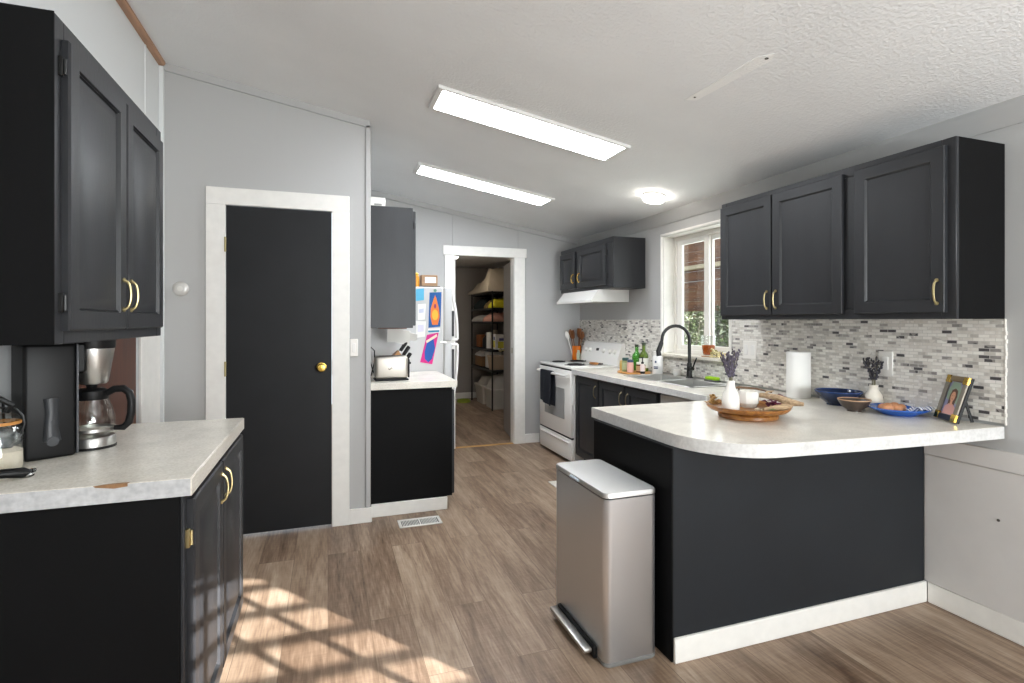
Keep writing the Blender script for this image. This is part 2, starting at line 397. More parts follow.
# plane mappings for fronts: (u along, v up, w outwards)
def map_px(x, y0, z0, s=1):   # front faces +X or -X (s), u runs along +Y
    return lambda u, v, w: (x + s * w, y0 + u, z0 + v)
def map_py(y, x0, z0, s=-1):
    return lambda u, v, w: (x0 + u, y + s * w, z0 + v)
def raised(Mp, w, h, t=.02):
    e = min(.055, w * .18)
    return MB().rings(Mp, w, h, [(0, 0), (0, t - .005), (.005, t), (e, t), (e + .002, t - .007), (e + .007, t - .004), (e + .009, t - .011), (e + .015, t - .011), (e + .015 + .028, t - .001)])
def shaker(Mp, w, h, t=.02, e=.052):
    return MB().rings(Mp, w, h, [(0, 0), (0, t - .003), (.003, t), (e, t), (e + .004, t - .004), (e + .008, t - .010)])
def pull(Mp, u, v, L=.1, H=.021, r=.0042, w0=.02):
    """arched bar pull standing on a front, vertical, centred at u,v"""
    pts = []
    for k in range(13):
        q = k / 12; a_ = math.pi * q
        pts.append(Mp(u, v - L / 2 + L * q, w0 + H * (max(0, math.sin(a_)) ** .38)))
    rr = [r * (1.5 if k in (0, 12) else 1.0) for k in range(13)]
    mb = MB().tube(pts, rr, 8)
    for sg in (-1, 1):
        c0 = Mp(u, v + sg * L / 2, w0 - .001); c1 = Mp(u, v + sg * L / 2, w0 + .004)
        mb.cyl(c0, c1, r * 1.9, 10)
    return mb
def hinge(Mp, u, v, w0=0.0):
    a0 = Mp(u - .006, v - .026, w0 - .002); a1 = Mp(u + .006, v + .026, w0 + .010)
    mb = MB().box(a0[0], a1[0], a0[1], a1[1], a0[2], a1[2], .002)
    mb.cyl(Mp(u + .004, v - .02, w0 + .012), Mp(u + .004, v + .02, w0 + .012), .0045, 8)
    return mb

# ================================================================== SETTING
struct(MB().prism([(-1.05, -2.3), (4.35, -2.3), (4.35, .72), (2.88, .72), (2.88, 5.5), (2.95, 5.5), (2.95, 9.0), (-1.05, 9.0)], 'z', -.08, 0).build('floor', 'floor'), 'grey-brown wood plank floor running through the kitchen', 'floor')
mb = MB(); pl = [(-1.05, -2.3), (4.35, -2.3), (4.35, .72), (2.88, .72), (2.88, 5.55), (-1.05, 5.55)]; n_ = len(pl)
mb.add([(x, y, ceil_z(x) + dz) for dz in (0, .12) for x, y in pl], [list(range(n_)), list(range(n_, 2 * n_))[::-1]] + [(k, n_ + k, n_ + (k + 1) % n_, (k + 1) % n_) for k in range(n_)])
struct(mb.build('ceiling', 'ceil'), 'sloped white textured kitchen ceiling', 'ceiling')
e = .01
# left wall with doorway
mb = MB()
mb.prism([(-2.2, 0), (2.36, 0), (2.36, 2.03), (3.28, 2.03), (3.28, 0), (3.65, 0), (3.65, ceil_z(-.94) + e), (-2.2, ceil_z(-.94) + e)], 'x', -1.04, -.94)
struct(mb.build('wall_left', 'wall_lit'), 'lit-toned grey wall behind the coffee maker side cabinets', 'wall')
# partition wall with the black door
mb = MB()
mb.prism([(-1.04, 0), (-.60, 0), (-.60, 2.052), (.035, 2.052), (.035, 0), (.262, 0), (.262, ceil_z(.262) + e), (-1.04, ceil_z(-1.04) + e)], 'y', 3.65, 3.74)
mb.prism([(3.74, 0), (5.45, 0), (5.45, ceil_z(.262) + e), (3.74, ceil_z(.262) + e)], 'x', .17, .262)
struct(mb.build('wall_partition', 'wall'), 'grey wall around the black door', 'wall')
# back wall with doorway
mb = MB()
mb.prism([(.17, 0), (1.245, 0), (1.245, 2.03), (1.918, 2.03), (1.918, 0), (2.82, 0), (2.82, ceil_z(2.82) + e), (.17, ceil_z(.17) + e)], 'y', 5.45, 5.55)
struct(mb.build('wall_back', 'wall'), 'grey back wall with the white-cased pantry doorway', 'wall')
# right wall with the sink window
WY0, WY1, WZ0, WZ1 = 3.06, 3.86, 1.045, 2.05
mb = MB()
zc = ceil_z(2.7) + e
mb.box(2.7, 2.86, .6, WY0, 0, zc, 0); mb.box(2.7, 2.86, WY1, 5.45, 0, zc, 0)
mb.box(2.7, 2.86, WY0, WY1, 0, WZ0, 0); mb.box(2.7, 2.86, WY0, WY1, WZ1, zc, 0)
struct(mb.build('wall_right', 'wall'), 'grey right wall with the sink window', 'wall')
# walls behind the camera, with a divided window and a wide window
mb = MB()
mb.box(2.86, 4.2, .6, .7, 0, ceil_z(2.86), 0)
struct(mb.build('wall_return', 'wall'), 'short grey return wall of the dining corner', 'wall')
mb = MB(); zt = ceil_z(4.2)
mb.box(4.2, 4.3, -2.2, .7, 0, zt, 0)
struct(mb.build('wall_dining', 'wall'), 'plain grey dining corner wall', 'wall')
mb = MB()
def fw(x0, x1, z0, z1=None):
    mb.prism([(x0, z0), (x1, z0), (x1, z1 if z1 else ceil_z(x1) + e), (x0, z1 if z1 else ceil_z(x0) + e)], 'y', -2.3, -2.2)
fw(-1.04, .45, 0); fw(.45, 2.5, 0, .55); fw(.45, 2.5, 2.15); fw(2.5, 2.62, 0); fw(2.62, 3.8, 0, .3); fw(2.62, 3.8, 2.18); fw(3.8, 4.3, 0)
struct(mb.build('wall_front', 'wall'), 'grey wall behind the camera with two windows', 'wall')
t = T('window_2', 'divided white window in the wall behind the camera', 'window', (3.0, -2.25, .3), structure=True)
mb = MB()
for k in range(7):
    x = 3.54 - .25 * (k - 1)
    if 2.62 < x < 3.8: mb.box(x - .014, x + .014, -2.265, -2.235, .3, 2.18, .002)
z = 1.802
while z > .4: z -= .101
while z < 2.15:
    mb.box(2.62, 3.8, -2.262, -2.238, z - .013, z + .013, .002); z += .101
mb.box(2.62, 3.8, -2.28, -2.22, .3, .34).box(2.62, 3.8, -2.28, -2.22, 2.14, 2.18).box(2.62, 2.66, -2.28, -2.22, .3, 2.18).box(3.76, 3.8, -2.28, -2.22, .3, 2.18)
t.part('window_frame', mb, 'trim')
t = T('window_3', 'wide white picture window in the wall behind the camera', 'window', (1.475, -2.25, .55), structure=True)
mb = MB().box(.45, 2.5, -2.28, -2.22, .55, .60).box(.45, 2.5, -2.28, -2.22, 2.10, 2.15).box(.45, .50, -2.28, -2.22, .60, 2.10).box(2.45, 2.5, -2.28, -2.22, .60, 2.10).box(1.45, 1.5, -2.28, -2.22, .60, 2.10)
t.part('window_frame', mb, 'trim'); t.part('window_pane', MB().box(.5, 2.45, -2.253, -2.247, .6, 2.1, 0), 'pane')
struct(MB().box(2.52, 2.59, -5.3, -2.31, -.4, 3.5, .004).build('wall_sun_fin', 'cedar'), 'unseen cedar fin added outside to block sun at the wide window', 'wall')  # added out of view only to stop sun through the wide window
# pantry room beyond the doorway
mb = MB()
mb.box(.4, .5, 5.55, 8.95, 0, 2.26, 0).box(2.82, 2.92, 5.55, 8.95, 0, 2.26, 0).box(.4, 2.92, 8.95, 9.0, 0, 2.26, 0)
struct(mb.build('wall_pantry', 'wall_dark'), 'taupe walls of the pantry room', 'wall')
struct(MB().box(.4, 2.92, 5.55, 9.0, 2.26, 2.34, 0).build('ceiling_pantry', 'ceil'), 'flat pantry room ceiling', 'ceiling')
struct(MB().box(.5, 2.82, 8.93, 8.95, 0, .1, .003).build('baseboard_pantry', 'trim'), 'white baseboard at the far end of the pantry room', 'baseboard')
# baseboards
mb = MB()
mb.box(2.688, 2.7, .7, 1.742, 0, .098, .003)
struct(mb.build('baseboard_right', 'trim'), 'white baseboard under the white wainscot', 'baseboard')
struct(MB().box(1.272, 2.688, 1.742, 1.756, 0, .098, .003).build('baseboard_peninsula', 'trim'), 'white baseboard along the charcoal peninsula panel', 'baseboard')
struct(MB().box(.035, .276, 3.634, 3.65, 0, .098, .003).build('baseboard_partition', 'trim'), 'short white baseboard right of the black door', 'baseboard')
struct(MB().box(.276, .80, 3.712, 3.728, 0, .088, .003).build('baseboard_cabinet', 'trim'), 'white baseboard under the toaster cabinet side', 'baseboard')
struct(MB().box(2.03, 2.2, 5.434, 5.45, 0, .098, .003).build('baseboard_back', 'trim'), 'white baseboard piece between doorway and stove', 'baseboard')
# casings and trims
def casing(name, x0, x1, xi0, xi1, zt_, zi, y, th=.018, head=.0, label=''):
    m_ = MB().box(x0, xi0, y - th, y, 0, zi).box(xi1, x1, y - th, y, 0, zi).box(x0 - head, x1 + head, y - th - (.004 if head else 0), y, zi, zt_)
    return struct(m_.build(name, 'trim'), label, 'door trim')
casing('trim_1', -.697, .133, -.590, .025, 2.148, 2.043, 3.65, label='white casing around the black door')
casing('trim_2', 1.143, 2.03, 1.252, 1.91, 2.118, 2.02, 5.45, head=.018, label='white casing around the pantry doorway')
mb = MB().box(1.243, 1.258, 5.446, 5.556, 0, 2.02, .001).box(1.904, 1.92, 5.446, 5.556, 0, 2.02, .001).box(1.243, 1.92, 5.446, 5.556, 2.018, 2.032, .001)
mb.box(1.903, 1.9045, 5.49, 5.515, .98, 1.04, 0, 1)
struct(mb.build('trim_3', ['trim', 'brassdull']), 'white jambs inside the pantry doorway', 'door trim')
struct(MB().box(1.258, 1.905, 5.45, 5.50, 0, .006, .002).build('trim_4', wood('threshold_oak', 'b88a4e', 'd6ab6c')), 'light wood threshold strip of the pantry doorway', 'threshold')
mb = MB(); zl = ceil_z(-.94)
mb.prism([(-.94, zl - .028), (-.915, zl - .028), (-.905, zl - .018), (-.905, ceil_z(-.905)), (-.94, zl)], 'y', -2.2, 3.63)
struct(mb.build('trim_5', 'wood_br'), 'brown wooden strip between left wall and ceiling', 'ceiling trim')
struct(MB().box(-.94, -.915, 3.625, 3.65, 0, zl - .03, .003).box(-.942, -.936, 3.38, 3.395, 2.05, zl - .02, .001).box(-.942, -.936, 1.98, 1.995, 2.05, zl - .02, .001).build('trim_6', 'wall_lit'), 'lit-toned corner strip and panel seams of left wall', 'wall trim')
mb = MB()
mb.prism([(-.92, ceil_z(-.92) - .045), (.262, ceil_z(.262) - .045), (.262, ceil_z(.262)), (-.92, ceil_z(-.92))], 'y', 3.638, 3.65)
mb.box(.235, .268, 3.638, 3.655, .098, ceil_z(.26) - .03, .003)
mb.box(-.30, -.297, 3.647, 3.651, 2.15, ceil_z(-.3) - .04, .0)
struct(mb.build('trim_7', 'wall'), 'grey crown strip and corner bead of the partition wall', 'wall trim')
mb = MB()
mb.prism([(.262, ceil_z(.262) - .05), (2.69, ceil_z(2.69) - .05), (2.69, ceil_z(2.69)), (.262, ceil_z(.262))], 'y', 5.435, 5.45)
for x in (.85, 1.235, 1.96):
    mb.box(x - .008, x + .008, 5.443, 5.45, 2.12 if x > 1 else 1.8, ceil_z(x) - .05, .001)
struct(mb.build('trim_8', 'wall'), 'grey crown strip and seam battens of back wall', 'wall trim')
mb = MB()
mb.prism([(2.70, 2.150), (2.692, 2.150), (2.680, 2.165), (2.676, 2.20), (2.662, 2.225), (2.660, ceil_z(2.66)), (2.7, ceil_z(2.7))], 'y', .7, 5.435)
struct(mb.build('trim_9', 'wall'), 'grey crown moulding above the right wall cabinets', 'ceiling trim')
# window casing + stool
mb = MB()
mb.box(2.68, 2.70, WY1, WY1 + .02, 1.0, WZ1 + .02).box(2.68, 2.70, WY0 - .02, WY0, 1.06, WZ1 + .02).box(2.68, 2.70, WY0 - .02, WY1 + .02, WZ1, WZ1 + .02)
mb.box(2.70, 2.86, WY1 - .006, WY1, WZ0, WZ1, 0).box(2.70, 2.86, WY0, WY0 + .006, WZ0, WZ1, 0).box(2.70, 2.86, WY0, WY1, WZ1 - .006, WZ1, 0)
struct(mb.build('trim_10', 'trim'), 'white casing and deep jambs of the sink window', 'window trim')
struct(MB().box(2.655, 2.85, WY0 - .05, WY1 + .02, WZ0 - .008, WZ0 + .016, .004).build('trim_11', laminate('sill_stone', 'e3dccf', 'd2c9b9', 'efe9de', .35)), 'cream sill ledge of the sink window', 'window sill')
t = T('window_1', 'white sliding window above the sink', 'window', (2.83, 3.46, WZ0 + .016), structure=True)
a0, a1, b0, b1 = WY0 + .006, WY1 - .006, WZ0 + .016, WZ1 - .006
mb = MB().box(2.80, 2.86, a1 - .035, a1, b0, b1).box(2.80, 2.86, a0, a0 + .035, b0, b1).box(2.80, 2.86, a0 + .035, a1 - .035, b0, b0 + .035).box(2.80, 2.86, a0 + .035, a1 - .035, b1 - .035, b1)
t.part('window_frame', mb, 'whitep')
for nm, s0, s1, xx in (('sash', 3.42, a1 - .036, 2.818), ('sash', a0 + .036, 3.475, 2.844)):
    mb = MB().box(xx - .012, xx + .012, s0, s0 + .055, b0 + .035, b1 - .035).box(xx - .012, xx + .012, s1 - .065, s1, b0 + .035, b1 - .035)
    mb.box(xx - .012, xx + .012, s0 + .055, s1 - .065, b0 + .035, b0 + .075).box(xx - .012, xx + .012, s0 + .055, s1 - .065, b1 - .075, b1 - .035)
    so = t.part(nm, mb, 'whitep')
    t.part('window_pane', MB().box(xx - .003, xx + .003, s0 + .05, s1 - .06, b0 + .07, b1 - .07, 0), 'pane', so)
struct(MB().box(3.9, 6.0, .78, 1.6, -.499, 3.1, .004).build('wall_sun_block', 'cedar'), 'unseen cedar block added outside to keep sun off the sink window', 'wall')  # added out of view only to stop sun through the sink window
# backsplash
mb = MB()
mb.box(2.690, 2.70, 1.438, WY0 - .022, .90, 1.345, .001).box(2.690, 2.70, WY0 - .022, WY1 + .022, .90, WZ0 - .01, .001).box(2.690, 2.70, WY1 + .022, 5.45, .90, 1.345, .001)
struct(mb.build('trim_12', 'tile'), 'grey and white mosaic tile backsplash', 'backsplash')
mb = MB(); pz = .90
n = 26
for k in range(n):
    q0 = .893 + (1.342 - .893) * k / n; q1 = .893 + (1.342 - .893) * (k + 1) / n; w_ = .003 + .005 * rnd.random()
    mb.box(2.688, 2.7, 1.438 - w_, 1.4385, q0, q1, .0015)
struct(mb.build('trim_13', mat('caulk', 'dad6cf', .7)), 'rough white caulk along the end of the backsplash', 'caulk')
# wainscot
mb = MB().box(2.690, 2.70, .7, 1.756, .098, .70, .001).box(2.684, 2.70, .7, 1.756, .70, .785, .003)
struct(mb.build('trim_14', 'wains'), 'white painted wainscot panel on the right wall', 'wainscot')
single('wall_plug', MB().cyl((2.6895, 1.459, .487), (2.6875, 1.459, .487), .006, 12), mat('dark_hole', '4a4440', .7), 'small dark hole mark in the white wainscot', 'wall plug')
# scars in the ceiling
mb = MB()
def onceil(x, y, d=.001): return (x, y, ceil_z(x) - d)
pts = [(1.655, 2.19), (1.70, 2.16), (1.725, 1.72), (1.70, 1.68), (1.665, 1.74)]
vs = [onceil(x, y, .0025) for x, y in pts] + [onceil(x, y, -.002) for x, y in pts]
mb.add(vs, [(0, 1, 2, 3, 4), (9, 8, 7, 6, 5)] + [(k, (k + 1) % 5, 5 + (k + 1) % 5, 5 + k) for k in range(5)])
mb.cyl(onceil(1.675, 2.14, .004), onceil(1.675, 2.14, .0), .006, 8, 1); mb.cyl(onceil(1.70, 1.72, .004), onceil(1.70, 1.72, 0), .008, 8, 1)
struct(mb.build('trim_15', [mat('patch_plaster', 'f2f2f0', .95, bump=.9, bscale=120), mat('screw_hole', '55534f', .8)]), 'smooth plaster patch with two screw holes in the ceiling', 'ceiling patch')

# black door
t = T('door_1', 'plain black painted interior door with brass knob', 'door', (-.28, 3.66, 0), structure=True)
t.part('door_slab', MB().box(-.588, .022, 3.642, 3.678, .016, 2.04, .002), 'doorblack')
mb = MB().lathe([(0, 0), (.030, 0), (.030, .004), (.012, .008), (.011, .03), (.020, .036), (.027, .048), (.028, .056), (.022, .066), (.0, .069)], n=24)
mb.xf(Matrix.Translation((-.040, 3.642, 1.035)) @ Matrix.Rotation(R(90), 4, 'X'))
t.part('knob', mb, 'brass')
for z in (1.80, 1.04, .28):
    t.part('hinge', MB().box(-.598, -.586, 3.634, 3.644, z - .045, z + .045, .002).cyl((-.592, 3.632, z - .045), (-.592, 3.632, z + .045), .006, 10), 'brassdull')
t.part('latch_plate', MB().box(.024, .030, 3.640, 3.66, .98, 1.08, .001), 'brassdull')
# brown door in left wall
t = T('door_2', 'dark brown stained wooden door behind the coffee maker', 'door', (-.99, 2.82, 0), structure=True)
t.part('door_slab', MB().box(-.985, -.948, 2.365, 3.27, .012, 2.025, .002), 'wood_dk')
struct(MB().box(-.94, -.924, 3.275, 3.60, 0, 2.10, .003).box(-.94, -.924, 2.26, 3.275, 2.03, 2.10, .003).build('trim_16', 'trim'), 'white casing board beside the brown door', 'door trim')
# pantry room door leaf, open
t = T('door_3', 'taupe pantry door standing open into the pantry room', 'door', (1.93, 5.56, 0), rz=R(-9), structure=True)
t.part('door_slab', MB().box(-.0, .035, 0, .62, .012, 2.0, .002), 'wall_dark', local=True)
t.part('knob', MB().cyl((-.0, .56, .98), (-.045, .56, .98), .011, 12).blob((-.05, .56, .98), (.022, .024, .024), 2), 'brassdull', local=True)

# ================================================================== LIGHT FIXTURES
def fixture(x0, x1, ya, yb, label):
    cx_, cy_ = (x0 + x1) / 2, (ya + yb) / 2; L_ = (x1 - x0) / math.cos(math.atan(.171)); W_ = yb - ya
    t_ = T('ceiling_light', label, 'ceiling light', (cx_, cy_, ceil_z(cx_)), group='flat ceiling light panels')
    t_.o.rotation_euler = (0, math.atan(.171), 0)
    h = .020
    mb = MB().box(-L_ / 2, L_ / 2, -W_ / 2, -W_ / 2 + .018, -h, 0).box(-L_ / 2, L_ / 2, W_ / 2 - .018, W_ / 2, -h, 0).box(-L_ / 2, -L_ / 2 + .03, -W_ / 2 + .018, W_ / 2 - .018, -h, 0).box(L_ / 2 - .03, L_ / 2, -W_ / 2 + .018, W_ / 2 - .018, -h, 0)
    mb.box(-L_ / 2 + .03, L_ / 2 - .03, -W_ / 2 + .018, W_ / 2 - .018, -.006, -.0005)
    t_.part('light_frame', mb, mat('white_light_frame', 'e2e1de', .5), local=True)
    t_.part('diffuser', MB().box(-L_ / 2 + .03, L_ / 2 - .03, -W_ / 2 + .018, W_ / 2 - .018, -h + .006, -h + .012, .001), 'emit', local=True, label='glowing white diffuser')
fixture(.562, 1.75, 2.83, 3.13, 'long lit flat light panel on ceiling, the larger one nearer the camera')
fixture(.675, 1.845, 4.20, 4.475, 'long lit flat light panel on ceiling, the farther one toward the pantry doorway')
def dome(x, y, z, r, label, group, em='emitd', tilt=True):
    t_ = T('dome_light', label, 'ceiling light', (x, y, z))
    if tilt: t_.o.rotation_euler = (0, math.atan(.171), 0)
    t_.part('light_base', MB().lathe([(0, 0), (r * .95, 0), (r * .98, -.014), (r * .9, -.018), (0, -.018)]), 'whitep', local=True)
    t_.part('lamp_dome', MB().lathe([(0, -.018), (r * .96, -.018), (r * .96, -.03), (r * .85, -.046), (r * .55, -.055), (0, -.058)]), em, local=True, label='glowing round diffuser')
dome(2.365, 3.50, ceil_z(2.365), .088, 'small round lit ceiling light above the sink', None)
M['emitp'] = mat('lit_pantry_dome', 'fff4e4', .5, emit=50)
dome(1.62, 7.3, 2.26, .11, 'round lit ceiling light in the pantry room', None, 'emitp', False)

# ================================================================== LEFT CABINETS
def cab_handles(t_, Mp, door, u, v, m_='brassdull', L=.1, w0=.02, label=None):
    t_.part('handle', pull(Mp, u, v, L, w0=w0), m_, door, label=label)
LW = -.938
t = T('wall_cabinet', 'black two-door wall cabinet above the coffee maker', 'cabinet', (-.80, 2.11, 1.273), group='black wall cabinets')
mb = MB().box(LW, -.6857, 1.690, 2.62, 1.271, 2.135, .002).box(LW, -.6695, 1.6865, 1.6898, 1.271, 2.1355, .001)
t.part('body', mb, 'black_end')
mb = MB().box(-.6855, -.670, 1.690, 1.742, 1.271, 2.135).box(-.6855, -.670, 2.56, 2.62, 1.271, 2.135).box(-.6855, -.670, 1.742, 2.56, 1.271, 1.325).box(-.6855, -.670, 1.742, 2.56, 2.07, 2.135).box(-.6855, -.670, 2.12, 2.19, 1.325, 2.07)
t.part('face_frame', mb, 'black')
for ya, yb, hu in ((1.728, 2.150, .422 - .03), (2.160, 2.578, .03)):
    Mp = map_px(-.670, ya, 1.306)
    d = t.part('door', raised(Mp, yb - ya, .775), 'black', label=None)
    cab_handles(t, Mp, d, hu, .115)
    if ya < 2:
        for v in (.075, .70): t.part('hinge', hinge(Mp, -.012, v, 0), 'blackm', d)
t = T('base_cabinet', 'black two-door base cabinet under the coffee maker counter', 'cabinet', (-.66, 2.11, 0), group='black base cabinets')
mb = MB().box(LW, -.376, 1.645, 2.56, .10, .864, .002).box(LW, -.44, 1.66, 2.55, 0, .10, .001)
mb.box(LW, -.378, 1.642, 1.650, .0, .864, .001)
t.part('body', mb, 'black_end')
mb = MB().box(-.377, -.367, 1.648, 1.70, .10, .864).box(-.377, -.367, 2.52, 2.56, .10, .864).box(-.377, -.367, 1.70, 2.52, .10, .135).box(-.377, -.367, 1.70, 2.52, .83, .864).box(-.377, -.367, 2.07, 2.13, .135, .83)
t.part('face_frame', mb, 'black')
for ya, yb, hu in ((1.675, 2.092, .417 - .035), (2.100, 2.56, .035)):
    Mp = map_px(-.367, ya, .108, 1)
    d = t.part('door', raised(Mp, yb - ya, .735), 'black')
    cab_handles(t, Mp, d, hu, .735 - .085, L=.095)
    if ya < 2:
        for v in (.10, .63): t.part('hinge', hinge(Mp, -.008, v, 0), 'brassdull', d)
t = T('countertop', 'white speckled laminate countertop under the coffee maker', 'countertop', (-.64, 2.1, .865), group='laminate countertops')
t.part('slab', MB().box(LW, -.3485, 1.6305, 2.571, .866, .912, .0015), 'top')
t.part('edge_strip', MB().box(LW, -.348, 1.627, 1.6305, .865, .9105, .0008), laminate('grey_edge_laminate', 'bdbdbe', 'b0b0b2', 'c9c9ca', .45, 55), label='grey mottled edge strip')
t.part('edge_strip', MB().box(-.3485, -.345, 1.627, 2.571, .865, .9105, .0008), 'top', label='pale edge strip facing the floor')
mb = MB().add([(-.565, 1.6255, .9125), (-.49, 1.6255, .9125), (-.488, 1.640, .9125), (-.52, 1.641, .9125), (-.545, 1.636, .9125), (-.49, 1.6265, .905), (-.52, 1.6265, .902), (-.56, 1.6265, .908)], [(0, 1, 2, 3, 4), (0, 7, 6, 5, 1)])
t.part('chip', mb, mat('exposed_chipboard', '8d6a4a', .9, var=.2, vscale=60), label='brown chip in the front edge')

# coffee maker: local frame, +x is its front, -y faces the camera
t = T('coffee_maker', 'black and steel drip coffee maker with glass carafe', 'coffee maker', (-.745, 2.028, .912), rz=R(33))
# origin = near front corner of the rear column
mb = MB()
mb.box(-.128, 0, 0, .19, 0, .352, .012, seg=3)
mb.box(-.02, .03, .02, .17, .255, .352, .008)
t.part('housing', mb, 'blackp', local=True)
mb = MB().tube([(-.062, -.004, .055), (-.064, -.006, .09), (-.062, -.006, .14), (-.064, -.004, .185)], [.022, .018, .015, .019], 14).xf(Matrix.Translation((0, -.003, 0)) @ Matrix.Scale(.4, 4, (0, 1, 0)))
mb.cyl((-.062, -.006, .055), (-.062, -.014, .055), .015, 14).cyl((-.062, -.008, .115), (-.062, -.013, .115), .006, 10)
t.part('cord_holder', mb, mat('grey_black_plastic', '303235', .3), local=True)
t.part('side_trim', MB().box(-.002, .004, -.001, .012, .005, .35, .002), mat('grey_trim_plastic', '55565a', .35), local=True)
cx_, cy_ = .060, .095
t.part('brew_head', MB().lathe([(0, .212), (.040, .212), (.045, .218), (.062, .325), (.062, .33), (0, .33)], (cx_, cy_, 0), 32), 'steelv', local=True, label='tapered steel filter housing')
t.part('head_lid', MB().lathe([(0, .33), (.064, .33), (.066, .335), (.066, .356), (.060, .36), (0, .362)], (cx_, cy_, 0), 32), 'blackp', local=True)
t.part('drip_spout', MB().lathe([(0, .198), (.014, .198), (.018, .213), (0, .213)], (cx_, cy_, 0), 16), 'blackp', local=True)
mb = MB().lathe([(0, 0), (.068, 0), (.068, .006), (.066, .008), (0, .008)], (cx_, cy_, 0), 32)
t.part('base', mb, 'blackp', local=True)
t.part('warming_ring', MB().lathe([(0, .008), (.066, .008), (.066, .034), (.063, .038), (0, .038)], (cx_, cy_, 0), 32), 'steelv', local=True, label='steel base ring')
ca = t.part('carafe', MB().lathe([(0, .040), (.052, .040), (.060, .048), (.064, .075), (.063, .10), (.056, .135), (.045, .162), (.045, .168), (.0425, .168), (.0425, .160), (.0535, .134), (.0605, .10), (.0615, .075), (.0575, .05), (.05, .043), (0, .043)], (cx_, cy_, 0), 36), 'thin', local=True, label='clear glass carafe')
t.part('carafe_band', MB().lathe([(.0642, .056), (.0655, .056), (.0655, .066), (.0642, .066)], (cx_, cy_, 0), 36), 'steel', ca, local=True)
t.part('carafe_lid', MB().lathe([(0, .160), (.046, .160), (.048, .168), (.048, .188), (.036, .196), (0, .197)], (cx_, cy_, 0), 32), 'blackp', ca, local=True)
hd = R(-38); hx, hy = math.cos(hd), math.sin(hd)
hp = [(.040, .176), (.066, .192), (.092, .193), (.110, .178), (.116, .15), (.115, .11), (.108, .078), (.092, .062), (.066, .062)]
mb = MB().tube([(cx_ + r_ * hx, cy_ + r_ * hy, z_) for r_, z_ in hp], [.011, .012, .0125, .0125, .0125, .0125, .012, .011, .008], 10)
t.part('carafe_handle', mb, 'blackp', ca, local=True)
single('power_cord', MB().tube([(-.90, 2.10, .918), (-.92, 2.06, .93), (-.925, 2.04, .97), (-.93, 2.03, 1.04), (-.932, 2.03, 1.10)], .0035, 8), 'blackp', 'thin black cord on the wall beside the coffee maker', 'cord')

# glass jar
t = T('glass_jar', 'clamp-lid glass jar of pale flour at the left edge of the counter', 'jar', (-.876, 1.885, .912))
jar = t.part('jar_glass', MB().lathe([(0, 0), (.050, 0), (.056, .008), (.056, .10), (.050, .118), (.045, .124), (.047, .130), (.044, .130), (.042, .124), (.047, .116), (.053, .10), (.053, .010), (.048, .004), (0, .004)], n=32), 'thin', local=True)
t.part('flour', MB().lathe([(0, .005), (.050, .005), (.052, .012), (.052, .055), (.030, .066), (0, .062)], n=28), mat('flour', 'e9dccb', .95), local=True)
t.part('seal_ring', MB().lathe([(.040, .130), (.049, .130), (.050, .134), (.049, .138), (.040, .138)], n=32), mat('orange_rubber', 'c58a49', .6), local=True, label='orange rubber seal')
t.part('lid', MB().lathe([(0, .138), (.046, .138), (.047, .146), (.040, .156), (.025, .162), (.0, .164)], n=32), 'thin', local=True)
t.part('wire_clamp', MB().tube([(.052, 0, .10), (.060, 0, .13), (.056, 0, .152), (.04, 0, .172), (.0, 0, .178), (-.05, 0, .168), (-.052, 0, .11)], .003, 8).tube([(.02, .0, .166), (.035, -.01, .185), (.012, -.02, .205), (-.03, -.02, .205), (-.05, -.01, .18)], .008, 8), 'blackm', local=True)
t.part('leafy_filling', MB().blob((0, 0, .088), (.047, .047, .030), 3, .35, 14, seed=2), mat('grey_herbs', '6d7072', .9, var=.5, vscale=60), local=True, label='grey-green dried leaves above the flour')
# black pan handle on the counter
mb = MB().tube([(-.93, 1.70, .929), (-.87, 1.735, .931), (-.81, 1.765, .930), (-.775, 1.783, .925), (-.755, 1.793, .919)], [.013, .014, .0145, .0165, .007], 12, flat=.85)
t = T('kitchen_tool', 'black-handled kitchen tool lying in front of the glass jar', 'utensil', (-.84, 1.75, .912))
t.part('grip', mb, 'blackp')
t.part('end_loop', MB().tube([(-.765 + .013 * math.cos(q * R(30)), 1.789 + .011 * math.sin(q * R(30)), .923 + .006 * math.sin(q * R(30) + .5)) for q in range(13)], .0035, 8), 'chrome')

# ================================================================== RIGHT WALL CABINETS
t = T('wall_cabinet', 'black three-door wall cabinet above the peninsula backsplash', 'cabinet', (2.54, 2.1, 1.342), group='black wall cabinets')
t.part('body', MB().box(2.402, 2.690, 1.436, 2.785, 1.342, 2.078, .002), 'black_end')
mb = MB().box(2.385, 2.403, 1.436, 1.49, 1.342, 2.078).box(2.385, 2.403, 2.74, 2.785, 1.342, 2.078).box(2.385, 2.403, 1.49, 2.74, 1.342, 1.39).box(2.385, 2.403, 1.49, 2.74, 2.03, 2.078).box(2.385, 2.403, 1.85, 1.925, 1.39, 2.03)
t.part('face_frame', mb, 'black')
for ya, yb, hu in ((2.365, 2.775, .028), (1.925, 2.357, .432 - .028), (1.468, 1.862, .028)):
    Mp = map_px(2.385, ya, 1.368, -1)
    d = t.part('door', shaker(Mp, yb - ya, .68), 'black')
    cab_handles(t, Mp, d, hu, .085, L=.095)
